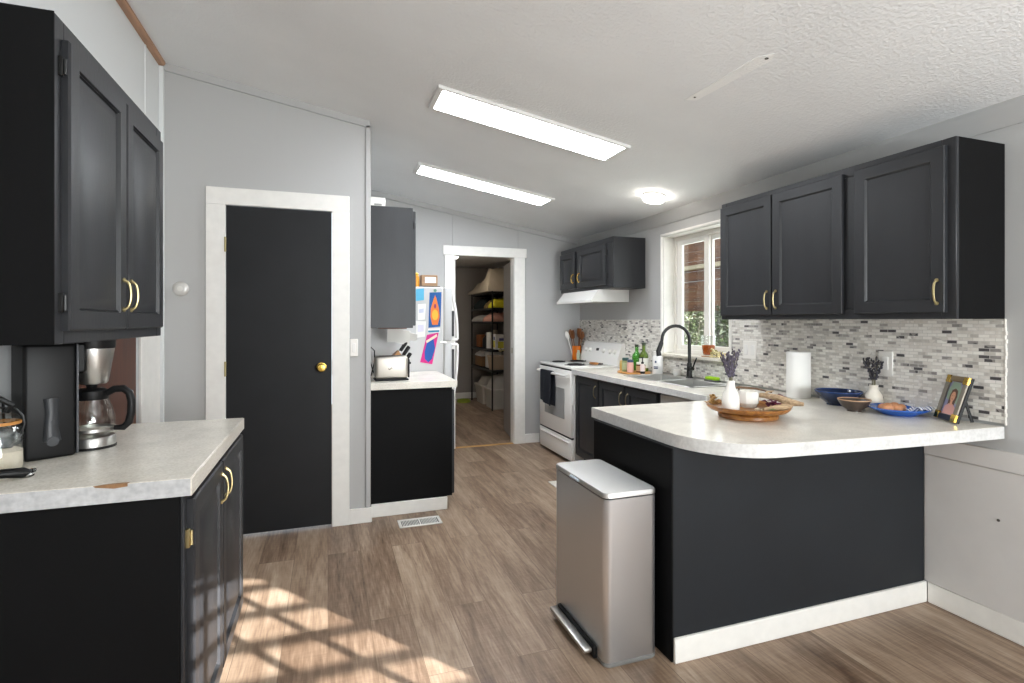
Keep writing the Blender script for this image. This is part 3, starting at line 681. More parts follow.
# hood cabinet
t = T('wall_cabinet', 'small black two-door wall cabinet above the white range hood', 'cabinet', (2.54, 4.7, 1.628), group='black wall cabinets')
t.part('body', MB().box(2.385, 2.699, 4.13, 5.24, 1.628, 2.08, .002), 'black')
t.part('face_frame', MB().box(2.370, 2.386, 4.13, 5.24, 1.628, 1.66).box(2.370, 2.386, 4.13, 5.24, 2.03, 2.08).box(2.370, 2.386, 4.13, 4.27, 1.66, 2.03).box(2.370, 2.386, 4.80, 4.87, 1.66, 2.03).box(2.370, 2.386, 5.21, 5.24, 1.66, 2.03), 'black')
for ya, yb, hu in ((4.245, 4.80, .52), (4.87, 5.225, .035)):
    Mp = map_px(2.370, ya, 1.66, -1)
    d = t.part('door', raised(Mp, yb - ya, .37), 'black')
    cab_handles(t, Mp, d, hu, .10, 'brass', .08)
    if ya < 4.5:
        for v in (.08, .29): t.part('hinge', hinge(Mp, -.008, v, 0), 'blackm', d)
# range hood
t = T('range_hood', 'white under-cabinet range hood over the stove', 'range hood', (2.5, 4.8, 1.50))
mb = MB().prism([(2.30, 1.512), (2.30, 1.535), (2.375, 1.627), (2.695, 1.627), (2.695, 1.512)], 'y', 4.40, 5.18)
t.part('shell', mb, 'white')
t.part('lip', MB().box(2.292, 2.31, 4.398, 5.182, 1.506, 1.535, .003), 'white')
t.part('filter', MB().box(2.36, 2.62, 4.55, 5.0, 1.508, 1.514, .002), 'steel')

# ================================================================== STOVE
SY0, SY1 = 4.455, 5.235
t = T('stove', 'white electric coil stove beside the back wall', 'stove', (2.4, 4.85, 0))
mb = MB().box(2.15, 2.685, SY0, SY1, .03, .885, .004).box(2.20, 2.66, SY0 + .04, SY1 - .04, 0, .03, .001, 1)
t.part('body', mb, ['white', 'blackp'])
t.part('cooktop', MB().box(2.118, 2.688, SY0 - .002, SY1 + .002, .884, .906, .008, seg=2), 'white')
od = t.part('oven_door', MB().box(2.118, 2.150, SY0 + .004, SY1 - .004, .248, .868, .008, seg=2), 'white')
t.part('oven_window', MB().box(2.113, 2.119, 4.60, 5.08, .40, .69, .004), mat('grey_oven_glass', 'a4a5a4', .15), od, label='grey glass window')
mb = MB().tube([(2.082, SY0 + .04, .822), (2.078, SY0 + .07, .822), (2.078, SY1 - .07, .822), (2.082, SY1 - .04, .822)], .014, 10)
mb.box(2.083, 2.12, SY0 + .035, SY0 + .06, .805, .84).box(2.083, 2.12, SY1 - .06, SY1 - .035, .805, .84)
t.part('oven_handle', mb, 'white', od)
t.part('vent_gap', MB().box(2.125, 2.149, SY0 + .006, SY1 - .006, .870, .883, .001), 'blackp', label='thin black gap above the oven door')
dr = t.part('storage_drawer', MB().box(2.118, 2.150, SY0 + .004, SY1 - .004, .035, .232, .008, seg=2).box(2.108, 2.122, SY0 + .06, SY1 - .06, .185, .205, .005), 'white')
t.part('seam', MB().box(2.126, 2.149, SY0 + .006, SY1 - .006, .233, .247, .001), 'blackp', label='black seam above the drawer')
cp = t.part('control_panel', MB().prism([(2.60, .905), (2.605, .965), (2.652, 1.108), (2.662, 1.115), (2.687, 1.115), (2.687, .905)], 'y', SY0, SY1), 'white')
# tilted face normal
fa = Vector((2.605, 0, .965)); fb = Vector((2.652, 0, 1.108)); up_ = (fb - fa).normalized(); nn = Vector((-up_.z, 0, up_.x))
for y in (5.14, 5.05, 4.76, 4.63, 4.54):
    c_ = fa + up_ * .07 + Vector((0, y, 0))
    mb = MB().tube([c_, c_ + nn * .006, c_ + nn * .022], [.026, .021, .019], 18)
    p_ = c_ + nn * .0225
    mb.tube([p_ - up_ * .017, p_ + up_ * .017], .005, 6)
    t.part('knob', mb, 'whitep', cp)
c_ = fa + up_ * .08 + Vector((0, 4.90, 0))
mb = MB()
for sg in (0,):
    q = [c_ + up_ * dz + Vector((0, dy, 0)) + nn * dn for dn in (.0005, .002) for dy, dz in ((-.028, -.014), (.028, -.014), (.028, .014), (-.028, .014))]
    mb.add(q, [(0, 1, 2, 3), (7, 6, 5, 4), (0, 4, 5, 1), (1, 5, 6, 2), (2, 6, 7, 3), (3, 7, 4, 0)])
t.part('clock_display', mb, 'blackp', cp)
for x, y, r_ in ((2.255, 4.65, .095), (2.255, 5.05, .075), (2.475, 4.65, .075), (2.475, 5.05, .095)):
    b_ = t.part('burner', MB().lathe([(r_ * .3, .9045), (r_, .905), (r_ + .014, .908), (r_ + .014, .911), (r_ - .004, .909), (r_ * .3, .9055)], (x, y, 0), 28), 'chrome', label='chrome drip pan')
    sp = [(x + (r_ * .2 + r_ * .72 * k / 60) * math.cos(k * R(18)), y + (r_ * .2 + r_ * .72 * k / 60) * math.sin(k * R(18)), .916) for k in range(61)]
    t.part('coil', MB().tube(sp, .0058, 6), 'blackm', b_, label='black heating coil')
# towel on oven handle
def tw(u, v):
    y = 4.80 + .25 * u + .012 * math.sin(v * 3 + 2)
    s_ = v * .70
    wav = .010 * math.sin(u * 9 + v * 2) * min(1, abs(v - .46) * 3)
    if s_ < .34: x, z = 2.0565 + wav, .50 + s_ + .035 * u
    elif s_ < .36: q = (s_ - .34) / .02; x, z = 2.0565 + .043 * q, .840 + .035 * u * (1 - q) - .0 * q
    else: x, z = 2.0995 + 0.0 * wav, .840 - (s_ - .36)
    return (x, y, min(z, .8405))
single('dish_towel', MB().sheet(tw, 10, 34, .008), 'navy', 'dark navy dish towel hanging over the oven handle', 'towel')
# utensil crock
t = T('utensil_crock', 'amber orange utensil crock at the back corner of the stove', 'crock', (2.60, 5.325, .893))
t.part('pot', MB().lathe([(0, 0), (.050, 0), (.052, .004), (.050, .165), (.046, .165), (.046, .01), (0, .01)], n=24), mat('amber_glaze', 'd9721e', .25), local=True)
M['utw'] = wood('utensil_wood', '5a3014', '8f5a2a', .5, 4, (8, 8, 1))
for k, (dx, dy, hx_, hy_, ht, kd) in enumerate(((-.02, .02, -.05, .055, .30, 's'), (.0, -.02, .01, -.05, .31, 'p'), (.02, .01, .05, .02, .30, 's'), (-.01, -.015, -.06, -.02, .29, 'p'), (.015, -.02, .035, -.075, .28, 's'), (-.03, .01, -.085, .085, .28, 'w'))):
    b0_ = Vector((2.60 + dx, 5.325 + dy, .905)); tp_ = Vector((2.60 + hx_ * 1.1, 5.325 + hy_ * .85, .905 + ht * 1.08))
    mid = b0_.lerp(tp_, .72)
    mb = MB().tube([b0_, mid], .0055, 8)
    dirn = (tp_ - b0_).normalized()
    mb.tube([mid, mid + dirn * .02, mid + dirn * .045, mid + dirn * .07, tp_ + dirn * .012], [.006, .024, .035, .031, .010] if kd != 'p' else [.006, .026, .033, .034, .030], 10, flat=.7)
    nm_, lb = {'s': ('wooden_spoon', 'brown wooden spoon standing in the amber crock'), 'p': ('wooden_spatula', 'flat brown wooden spatula standing in the amber crock'), 'w': ('white_spatula', 'white spatula leaning left out of the amber crock')}[kd]
    single(nm_, mb, 'whitep' if kd == 'w' else 'utw', lb, 'utensil', {'s': 'wooden spoons in the crock', 'p': 'wooden spatulas in the crock', 'w': None}[kd])
single('spoon_rest', MB().lathe([(0, 0), (.05, 0), (.062, .010), (.064, .016), (.058, .014), (.048, .006), (0, .006)], (2.40, 4.545, .920), 24, sx=.55, sy=1.1), 'oak', 'light wooden spoon rest on the right side of the stove', 'spoon rest')
single('spice_bottle', MB().lathe([(0, 0), (.022, 0), (.022, .075), (.014, .09), (.014, .11), (0, .112)], (2.555, 5.19, .907), 18), mat('pale_green_glass', 'a8b09a', .3), 'small pale green bottle beside the amber crock', 'bottle')

# ================================================================== SINK RUN
FX = 2.165
t = T('base_cabinet', 'black sink base cabinet with three doors right of the stove', 'cabinet', (2.42, 3.8, 0), group='black base cabinets')
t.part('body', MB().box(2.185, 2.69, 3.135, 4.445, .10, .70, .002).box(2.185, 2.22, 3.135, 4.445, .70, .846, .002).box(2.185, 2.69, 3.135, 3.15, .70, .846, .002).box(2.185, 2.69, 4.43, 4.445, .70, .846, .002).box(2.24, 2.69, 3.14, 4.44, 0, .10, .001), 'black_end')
t.part('face_frame', MB().box(FX, 2.187, 3.135, 4.445, .10, .13).box(FX, 2.187, 3.135, 4.445, .815, .846).box(FX, 2.187, 4.41, 4.445, .13, .815).box(FX, 2.187, 3.96, 4.0, .13, .815).box(FX, 2.187, 3.54, 3.58, .13, .815).box(FX, 2.187, 3.135, 3.165, .13, .815), 'black')
for ya, yb, hu in ((3.995, 4.425, .04), (3.575, 3.975, .04), (3.155, 3.560, .405 - .04)):
    Mp = map_px(FX, ya, .115, -1)
    d = t.part('door', raised(Mp, yb - ya, .715), 'black')
    cab_handles(t, Mp, d, hu, .715 - .10, 'dull', .10)
t = T('dishwasher', 'dishwasher with grey top strip beside the sink cabinet', 'dishwasher', (2.42, 2.83, 0))
t.part('tub', MB().box(2.19, 2.68, 2.53, 3.125, .02, .834, .002), 'blackp')
t.part('door', MB().box(2.165, 2.19, 2.535, 3.12, .10, .72, .004), 'blackp')
t.part('control_strip', MB().box(2.155, 2.19, 2.61, 3.12, .725, .834, .006), mat('grey_strip', 'b9b7b2', .35), label='pale grey control strip')
t.part('kick_plate', MB().box(2.21, 2.22, 2.54, 3.12, .0, .095, .002), 'blackp')
# counter with sink cut-out
CZ0, CZ1 = .848, .890
sx0, sx1, sy0, sy1 = 2.255, 2.655, 2.93, 3.77
t = T('countertop', 'white laminate countertop holding the steel sink', 'countertop', (2.4, 3.5, CZ0), group='laminate countertops')
mb = MB().box(2.120, sx0 + .01, 2.600, 4.447, CZ0, CZ1, .0015).box(sx1 - .01, 2.689, 2.600, 4.447, CZ0, CZ1, .0015).box(sx0 + .01, sx1 - .01, 2.600, sy0 + .01, CZ0, CZ1, .0015).box(sx0 + .01, sx1 - .01, sy1 - .01, 4.447, CZ0, CZ1, .0015)
t.part('slab', mb, 'top')
t.part('edge_strip', MB().box(2.116, 2.1205, 2.600, 4.447, CZ0 - .001, CZ1 - .001, .0008), 'topedge')
t = T('sink', 'double bowl stainless steel drop-in sink under the window', 'sink', (2.455, 3.35, CZ1), )
zr = CZ1 + .0005
mb = MB().box(sx0, sx0 + .03, sy0, sy1, zr, zr + .005, .002).box(sx1 - .06, sx1, sy0, sy1, zr, zr + .005, .002).box(sx0, sx1, sy0, sy0 + .03, zr, zr + .005, .002).box(sx0, sx1, sy1 - .03, sy1, zr, zr + .005, .002).box(sx0, sx1, 3.335, 3.365, zr - .002, zr + .005, .002)
t.part('rim', mb, 'steelsink')
for ya, yb in ((sy0 + .025, 3.34), (3.36, sy1 - .025)):
    xa, xb = sx0 + .025, sx1 - .055; zb = CZ1 - .17; mb = MB()
    mb.box(xa, xa + .004, ya, yb, zb, zr, .001).box(xb - .004, xb, ya, yb, zb, zr, .001).box(xa, xb, ya, ya + .004, zb, zr, .001).box(xa, xb, yb - .004, yb, zb, zr, .001).box(xa, xb, ya, yb, zb, zb + .004, .001)
    bo = t.part('bowl', mb, 'steelsink')
    t.part('drain', MB().lathe([(0, .004), (.04, .004), (.042, .006), (.03, .007), (.028, .005), (0, .005)], ((xa + xb) / 2, (ya + yb) / 2, zb), 20), 'chrome', bo)
# faucet
fx, fy, fz = 2.626, 3.42, CZ1 + .0055
t = T('faucet', 'matte black gooseneck kitchen faucet behind the sink', 'faucet', (fx, fy, fz))
t.part('base', MB().lathe([(0, 0), (.028, 0), (.028, .006), (.021, .01), (.019, .10), (.017, .115), (0, .115)], (fx, fy, fz), 20), 'blackm')
dv = Vector((-.94, .34, 0)); pts = [Vector((fx, fy, fz + .10)), Vector((fx, fy, fz + .20)), Vector((fx, fy, fz + .29))]
rr_ = .105; cz_ = fz + .295
for k in range(0, 13):
    a_ = math.pi * k / 12
    pts.append(Vector((fx, fy, cz_)) + dv * (rr_ - rr_ * math.cos(a_)) + Vector((0, 0, rr_ * math.sin(a_))))
e_ = pts[-1]; pts.append(e_ + Vector((0, 0, -.02)) + dv * .004)
t.part('gooseneck', MB().tube(pts, .0125, 14), 'blackm')
t.part('spray_head', MB().tube([e_ + Vector((0, 0, -.015)) + dv * .003, e_ + Vector((0, 0, -.03)) + dv * .006, e_ + Vector((0, 0, -.09)) + dv * .028, e_ + Vector((0, 0, -.125)) + dv * .022], [.0135, .017, .0185, .020], 14), 'blackm')
t.part('lever', MB().tube([(fx, fy - .015, fz + .07), (fx - .005, fy - .045, fz + .075)], .015, 12).tube([(fx - .005, fy - .045, fz + .075), (fx - .005, fy - .065, fz + .115), (fx - .0, fy - .085, fz + .16)], [.007, .006, .005], 8), 'blackm')

# bottles on a wooden board left of the sink
bz = CZ1
single('serving_board', MB().lathe([(0, 0), (.125, 0), (.13, .004), (.13, .010), (.125, .014), (0, .014)], (2.47, 3.955, bz), 36, sx=1.0, sy=1.25), wood('board_wood', 'b0793f', 'd6a05c', .45, 4, (10, 2, 10)), 'round light wooden board under the bottles by the sink', 'serving board')
bz2 = bz + .014
M['bgreen'] = mat('green_glass', '57b33c', .08, trans=.6)
M['dgreen'] = mat('dark_green_glass', '6f8a30', .08, trans=.5)
M['cork'] = mat('dark_cap', '27321f', .4)
def bottle(x, y, h, r, neck, matl, lab, caplab, label, cname='cap', cap='cork', labc=None, z=bz2, name='bottle', group=None):
    t_ = T(name, label, 'bottle', (x, y, z), group=group)
    t_.part('glass_body', MB().lathe([(0, 0), (r * .95, 0), (r, .006), (r, h * .52), (r * .9, h * .6), (neck, h * .72), (neck, h * .9), (0, h * .9)], n=22), matl, local=True)
    t_.part(cname, MB().lathe([(0, h * .9), (neck * 1.18, h * .9), (neck * 1.18, h), (0, h)], n=18), cap, local=True)
    if labc: t_.part('paper_label', MB().lathe([(r + .0004, h * .12), (r + .001, h * .12), (r + .001, h * .46), (r + .0004, h * .46)], n=22), labc, local=True)
M['labw'] = mat('white_label', 'dfe0d8', .6); M['labp'] = mat('pink_label', 'd8a59a', .6); M['labg'] = mat('sage_label', 'a7b08a', .6); M['laby'] = mat('yellow_label', 'd6b65a', .6)
bottle(2.545, 4.03, .225, .040, .015, 'bgreen', None, None, 'bright green glass bottle at the back of the wooden board')
bottle(2.555, 3.935, .245, .038, .014, 'dgreen', None, None, 'tall dark green bottle with white label behind the small jars', labc='labw')
def sjar(x, y, h, r, body, cap, label, labc=None, name='jar', cat='jar', z=bz2):
    t_ = T(name, label, cat, (x, y, z))
    t_.part('jar_body', MB().lathe([(0, 0), (r * .96, 0), (r, .004), (r, h * .74), (r * .86, h * .8), (0, h * .8)], n=22), body, local=True)
    t_.part('lid', MB().lathe([(0, h * .8), (r * .93, h * .8), (r * .93, h - .003), (r * .88, h), (0, h)], n=22), cap, local=True)
    if labc: t_.part('paper_label', MB().lathe([(r + .0004, h * .14), (r + .001, h * .14), (r + .001, h * .66), (r + .0004, h * .66)], n=22), labc, local=True)
M['teal'] = mat('dark_teal_lid', '2b4a48', .4); M['navylid'] = mat('navy_lid', '33405a', .4)
sjar(2.43, 4.07, .085, .027, mat('yellow_spice', 'c9a24f', .5), mat('straw_lid', 'cfae6a', .5), 'small yellow spice jar at the left of the wooden board')
sjar(2.40, 3.975, .115, .030, mat('green_herbs', '8c9464', .4), 'teal', 'herb jar with dark teal lid on the wooden board', 'labg')
sjar(2.392, 3.885, .105, .027, mat('pink_salt', 'd9a79c', .5), 'navylid', 'pink salt jar with navy lid on the wooden board', 'labp')
sjar(2.47, 3.85, .085, .038, mat('brown_jam', '5d3220', .25), 'labw', 'brown jar with white lid on the wooden board', mat('tan_label', 'b9936f', .6))
# pump bottle + white bottle
t = T('soap_pump', 'small white soap bottle with black pump near the sink', 'soap bottle', (2.455, 3.80, CZ1))
t.part('bottle_body', MB().lathe([(0, 0), (.018, 0), (.019, .004), (.019, .075), (.010, .09), (0, .09)], n=18), mat('pale_pink_plastic', 'e2d0cc', .35), local=True)
t.part('pump', MB().lathe([(0, .09), (.011, .09), (.011, .105), (.005, .107), (.005, .135), (.009, .137), (.009, .145), (0, .145)], n=14).tube([(0, 0, .14), (-.03, 0, .139)], .0045, 8), 'blackp', local=True)
t.part('band', MB().lathe([(.0192, .008), (.0198, .008), (.0198, .028), (.0192, .028)], n=18), 'blackp', local=True)
t = T('lotion_bottle', 'white plastic bottle with navy printed mark beside the faucet', 'bottle', (2.575, 3.72, CZ1 + .0005))
t.o.location.x = 2.60; t.o.location.y = 3.80
t.part('bottle_body', MB().lathe([(0, 0), (.040, 0), (.043, .005), (.043, .135), (.036, .155), (0, .158)], n=26), mat('white_bottle_plastic', 'f2f1ee', .25), local=True)
t.part('cap', MB().lathe([(0, .157), (.034, .157), (.034, .185), (.030, .19), (0, .19)], n=24), 'whitep', local=True)
mb = MB()
for a_, z0_, z1_, w_ in ((0, .095, .112, .16), (0, .058, .066, .42), (0, .046, .054, .42)):
    vs = []
    for k in range(9):
        th_ = R(215) - w_ + 2 * w_ * k / 8
        for r_ in (.0432, .0438):
            for z_ in (z0_, z1_): vs.append((r_ * math.cos(th_), r_ * math.sin(th_), z_))
    fs = []
    for k in range(8):
        o_ = k * 4; p_ = o_ + 4; fs += [(o_ + 2, p_ + 2, p_ + 3, o_ + 3), (o_, o_ + 1, p_ + 1, p_), (o_ + 1, o_ + 3, p_ + 3, p_ + 1), (o_, p_, p_ + 2, o_ + 2)]
    fs += [(0, 2, 3, 1), (32, 33, 35, 34)]
    mb.add(vs, fs)
t.part('printed_mark', mb, mat('navy_print', '33486b', .5), local=True, label='navy printed mark')
# sponge on holder
t = T('sponge', 'lime green scrubbing sponge on the sink ledge right of the faucet', 'sponge', (2.625, 3.16, CZ1 + .0055))
t.part('holder', MB().box(2.598, 2.652, 3.10, 3.22, CZ1 + .0055, CZ1 + .018, .004), mat('grey_dish', '5b5c58', .5))
t.part('pad', MB().box(2.60, 2.65, 3.105, 3.215, CZ1 + .018, CZ1 + .040, .008, seg=2), mat('lime_sponge', 'a6d62a', .9, bump=.6, bscale=300))
single('soap_dish', MB().lathe([(0, 0), (.028, 0), (.032, .02), (.032, .05), (.028, .05), (.027, .02), (0, .01)], (2.645, 3.60, CZ1 + .0055), 20), 'ceramic', 'small white cup against the backsplash behind the faucet', 'cup')
# window sill things
sz = WZ0 + .016
t = T('drinking_glass', 'glass tumbler of amber drink standing on the window sill', 'glass', (2.73, 3.33, sz))
t.part('tumbler', MB().lathe([(0, 0), (.036, 0), (.040, .006), (.049, .06), (.052, .155), (.0495, .155), (.047, .06), (.037, .009), (0, .009)], n=28), 'thin', local=True)
t.part('drink', MB().lathe([(0, .010), (.0365, .010), (.0462, .06), (.047, .085), (0, .085)], n=28), mat('amber_drink', 'd96a1c', .1, trans=.5), local=True, label='amber orange drink')
single('coaster', MB().lathe([(0, 0), (.05, 0), (.053, .006), (0, .006)], (2.73, 3.33, sz - .0001), 24), 'tanrim', 'round tan saucer under the tumbler on the sill', 'saucer')
for ch in t.o.children: pass
t.o.location.z = sz + .0062
t = T('dried_flowers', 'small cream dried flower cluster lying on the window sill', 'dried flowers', (2.70, 3.20, sz))
mb = MB()
for k in range(46):
    x, y, z = 2.70 + rnd.uniform(-.035, .035), 3.20 + rnd.uniform(-.06, .06), sz + .008 + rnd.random() ** 1.5 * .055
    mb.blob((x, y, z), (.010, .011, .008), 1, .4, 9, rnd.choice((0, 0, 0, 1)), k)
t.part('blossoms', mb, [mat('cream_petal', 'dccfa0', .8), mat('olive_petal', '8d8350', .8)])
mb = MB()
for k in range(8): mb.tube([(2.70, 3.20, sz + .01), (2.70 + rnd.uniform(-.03, .03), 3.20 + rnd.uniform(-.06, .06), sz + .05)], .0015, 5)
t.part('stems', mb, mat('olive_stem', '77703f', .8))

# ================================================================== PENINSULA
PZ = .888
t = T('base_cabinet', 'black peninsula base cabinet with charcoal back panel', 'cabinet', (2.0, 2.08, 0), group='black base cabinets')
t.part('body', MB().box(1.275, 2.689, 1.772, 2.40, .0, .836, .002), 'black_end')
t.part('back_panel', MB().box(1.272, 2.689, 1.757, 1.772, .0, .836, .002), 'penin', label='charcoal painted back panel')
t.part('end_frame', MB().box(1.266, 1.276, 1.757, 2.40, .0, .836, .002), 'black_end')
mb = MB()
poly = [(1.285, 2.46), (1.285, 1.82)]
cx_, cy_, rx, ry = 1.565, 1.82, .28, .318
for k in range(1, 12):
    a_ = R(180 + 90 * k / 12); poly.append((cx_ + rx * math.cos(a_), cy_ + ry * math.sin(a_)))
poly += [(1.565, 1.502), (1.80, 1.484), (2.078, 1.464), (2.40, 1.449), (2.689, 1.438), (2.689, 2.598), (2.118, 2.598), (2.118, 2.46)]
def inset_poly(pl, d):
    n_ = len(pl); out = []
    for i in range(n_):
        p0, p1, p2 = Vector(pl[i - 1]), Vector(pl[i]), Vector(pl[(i + 1) % n_])
        n1 = Vector((-(p1 - p0).y, (p1 - p0).x)).normalized(); n2 = Vector((-(p2 - p1).y, (p2 - p1).x)).normalized()
        b_ = n1 + n2; b_ = b_ / max(b_.length_squared / 2, .3)
        out.append(tuple(p1 + b_ * d))
    return out
t = T('countertop', 'white laminate peninsula countertop with rounded corner', 'countertop', (2.0, 2.0, PZ - .05), group='laminate countertops')
ins = inset_poly(poly, .003)
t.part('slab', MB().prism(ins, 'z', PZ - .049, PZ), 'top')
n_ = 16
mb = MB()
vs = [(x, y, z) for z in (PZ - .05, PZ - .0012) for x, y in poly[:n_ + 2]] + [(x, y, z) for z in (PZ - .05, PZ - .0012) for x, y in ins[:n_ + 2]]
q = n_ + 2; fs = []
for k in range(q - 1):
    fs += [(k, k + 1, q + k + 1, q + k), (2 * q + k, 3 * q + k, 3 * q + k + 1, 2 * q + k + 1), (q + k, q + k + 1, 3 * q + k + 1, 3 * q + k), (k, 2 * q + k, 2 * q + k + 1, k + 1)]
fs += [(0, q, 3 * q, 2 * q), (q - 1, 3 * q - 1, 4 * q - 1, 2 * q - 1)]
mb.add(vs, fs)
t.part('edge_strip', mb, 'topedge')

# trash can (long side faces the aisle)
t = T('trash_can', 'tall slim stainless steel pedal trash can beside the peninsula', 'trash can', (1.118, 2.045, 0))
def rrect(hx_, hy_, r_, n=7):
    out = []
    for cx2, cy2, a0_ in ((hx_ - r_, hy_ - r_, 0), (-hx_ + r_, hy_ - r_, 90), (-hx_ + r_, -hy_ + r_, 180), (hx_ - r_, -hy_ + r_, 270)):
        for k in range(n): a_ = R(a0_ + 90 * k / (n - 1)); out.append((cx2 + r_ * math.cos(a_), cy2 + r_ * math.sin(a_)))
    return out
def loft(secs):
    n_ = len(secs[0][0]); vs = [(x, y, z) for pl, z in secs for x, y in pl]; fs = [list(range(n_))[::-1], [(len(secs) - 1) * n_ + k for k in range(n_)]]
    for i in range(len(secs) - 1):
        for k in range(n_): fs.append((i * n_ + k, i * n_ + (k + 1) % n_, (i + 1) * n_ + (k + 1) % n_, (i + 1) * n_ + k))
    return MB().add(vs, fs)
hx_, hy_ = .117, .240
t.part('base', loft([(rrect(hx_ - .002, hy_ - .002, .030), 0), (rrect(hx_ + .001, hy_ + .001, .03), .004), (rrect(hx_ + .001, hy_ + .001, .03), .018)]), mat('grey_base_plastic', '7f7f7d', .4), local=True)
t.part('bin_body', loft([(rrect(hx_, hy_, .028), .018), (rrect(hx_, hy_, .028), .645)]), 'steelcan', local=True)
t.part('rim', loft([(rrect(hx_ - .004, hy_ - .004, .026), .645), (rrect(hx_ - .004, hy_ - .004, .026), .651)]), 'blackp', local=True)
t.part('lid', loft([(rrect(hx_ + .002, hy_ + .002, .03), .651), (rrect(hx_ + .002, hy_ + .002, .03), .664), (rrect(hx_ - .002, hy_ - .002, .028), .670), (rrect(hx_ - .03, hy_ - .03, .02), .672)]), 'steelsink', local=True)
t.part('lid_tab', MB().box(-.127, -.110, -.02, .06, .654, .665, .003), mat('pale_blue_tab', 'b9c4d2', .3), local=True, label='pale tab on the lid edge')
t.part('pedal', MB().box(-.172, -.135, -.17, .17, .028, .046, .006, seg=2)  .box(-.137, -.09, -.03, .03, .028, .040, .003), 'steel', local=True)
t.part('pedal_housing', MB().box(-.132, -.111, -.175, .175, .004, .05, .004), 'blackp', local=True)

# ------------------------------------------------------------------ things on the peninsula
# tray with foot
tray_before = set(C.objects)
TX, TY = 1.985, 2.13
t = T('serving_tray', 'round wooden footed tray holding the vase and dried flowers', 'tray', (TX, TY, PZ))
t.part('foot', MB().lathe([(0, 0), (.125, 0), (.13, .004), (.13, .018), (.122, .026), (0, .026)], n=40), 'amberwood', local=True)
t.part('dish', MB().lathe([(0, .026), (.12, .026), (.165, .034), (.180, .048), (.182, .056), (.174, .056), (.155, .044), (.12, .038), (0, .038)], n=48), 'amberwood', local=True)
tz = PZ + .038
def sprigs(x, y, z, n, h, spread, label, seed, cup, col='4a4452'):
    rg = random.Random(seed)
    t_ = T('lavender_bunch', label, 'dried flowers', (x, y, z))
    mstem = M.setdefault('stem', mat('dry_stem', '6e6a52', .9)); mb1 = mat('dried_lavender', col, .95, var=.4, vscale=120)
    for k in range(n):
        an = rg.uniform(0, 6.28); sp = spread * rg.uniform(.2, 1)
        top = Vector((sp * math.cos(an), sp * math.sin(an), h * rg.uniform(.82, 1.0)))
        st = Vector((.25 * cup * math.cos(an), .25 * cup * math.sin(an), 0)); md = Vector((.4 * cup * math.cos(an), .4 * cup * math.sin(an), h * .42))
        pts_ = [st, md, md.lerp(top, .5) + Vector((0, 0, h * .02)), top]
        s_ = t_.part('sprig', MB().tube(pts_, .0011, 5), mstem, local=True)
        mb = MB()
        for q in range(17):
            f_ = .03 + .97 * q / 16; p_ = md.lerp(top, f_) if q < 9 else pts_[2].lerp(top, (f_ - .5) * 2 if f_ > .5 else 0)
            j = Vector((rg.uniform(-.005, .005), rg.uniform(-.005, .005), 0))
            mb.blob(p_ + j, (.0042, .0042, .0062), 1, .3, 5, 0, q)
        t_.part('flower_head', mb, mb1, s_, local=True)
def vase(x, y, z, h, r, label, matl):
    return single('bud_vase', MB().lathe([(0, 0), (r * .92, 0), (r, .006), (r * 1.02, h * .35), (r * .92, h * .55), (r * .55, h * .76), (r * .46, h * .86), (r * .50, h * .985), (r * .52, h), (r * .42, h), (r * .38, h * .86), (r * .45, h * .76), (r * .8, h * .55), (r * .85, h * .1), (0, h * .07)], (x, y, z), 32), matl, label, 'vase')
vase(1.872, 2.112, tz, .138, .038, 'white ceramic bud vase with lavender standing on the round tray', 'ceramic')
sprigs(1.872, 2.112, tz + .066, 15, .210, .046, 'dried lavender bunch in the vase on the round tray', 3, .018, '635c6a')
t = T('votive_cup', 'faceted white votive cup on the tray behind the vase', 'cup', (2.03, 2.175, tz))
t.part('cup_body', MB().lathe([(0, 0), (.036, 0), (.047, .02), (.047, .062), (.043, .075), (.040, .075), (.041, .06), (.040, .02), (0, .012)], n=10), 'ceramic', local=True, sharp=20)
t.part('wax', MB().lathe([(0, .02), (.040, .02), (.040, .055), (0, .055)], n=20), mat('cream_wax', 'efe4cf', .5), local=True)
# driftwood lying over the rim
M['drift'] = wood('driftwood', '8c7358', 'c2a785', .8, 6, (3, 14, 14))
def branch(pts, rs, name, label, m_='drift', tw_=()):
    mb = MB().tube(pts, rs, 9)
    for p in tw_: mb.tube(p, [.006, .0045, .002][:len(p)], 7)
    return single(name, mb, m_, label, 'driftwood')
branch([(2.075, 2.20, tz + .050), (2.09, 2.14, tz + .056), (2.115, 2.08, tz + .050), (2.135, 2.03, tz + .036), (2.165, 1.985, tz + .032)], [.008, .012, .016, .017, .008], 'driftwood_stick', 'forked grey driftwood stick arching over the right of the tray', tw_=([(2.09, 2.14, tz + .056), (2.12, 2.15, tz + .070), (2.15, 2.14, tz + .075)], [(2.11, 2.09, tz + .051), (2.12, 2.06, tz + .03), (2.10, 2.045, tz + .014)]))
branch([(1.955, 2.005, tz + .016), (2.01, 1.995, tz + .022), (2.07, 1.995, tz + .024), (2.12, 2.01, tz + .022)], [.008, .013, .015, .007], 'driftwood_piece', 'pale driftwood piece lying across the front of the tray')
branch([(1.97, 2.24, tz + .075), (2.03, 2.24, tz + .085), (2.10, 2.20, tz + .08), (2.15, 2.15, tz + .065)], [.004, .006, .005, .003], 'dried_twig', 'thin dark twig behind the white votive cup', wood('dark_twig', '55402f', '7b6048', .8), ([(2.03, 2.24, tz + .085), (2.05, 2.26, tz + .08), (2.04, 2.23, tz + .012)],))
mb = MB(); rg = random.Random(11)
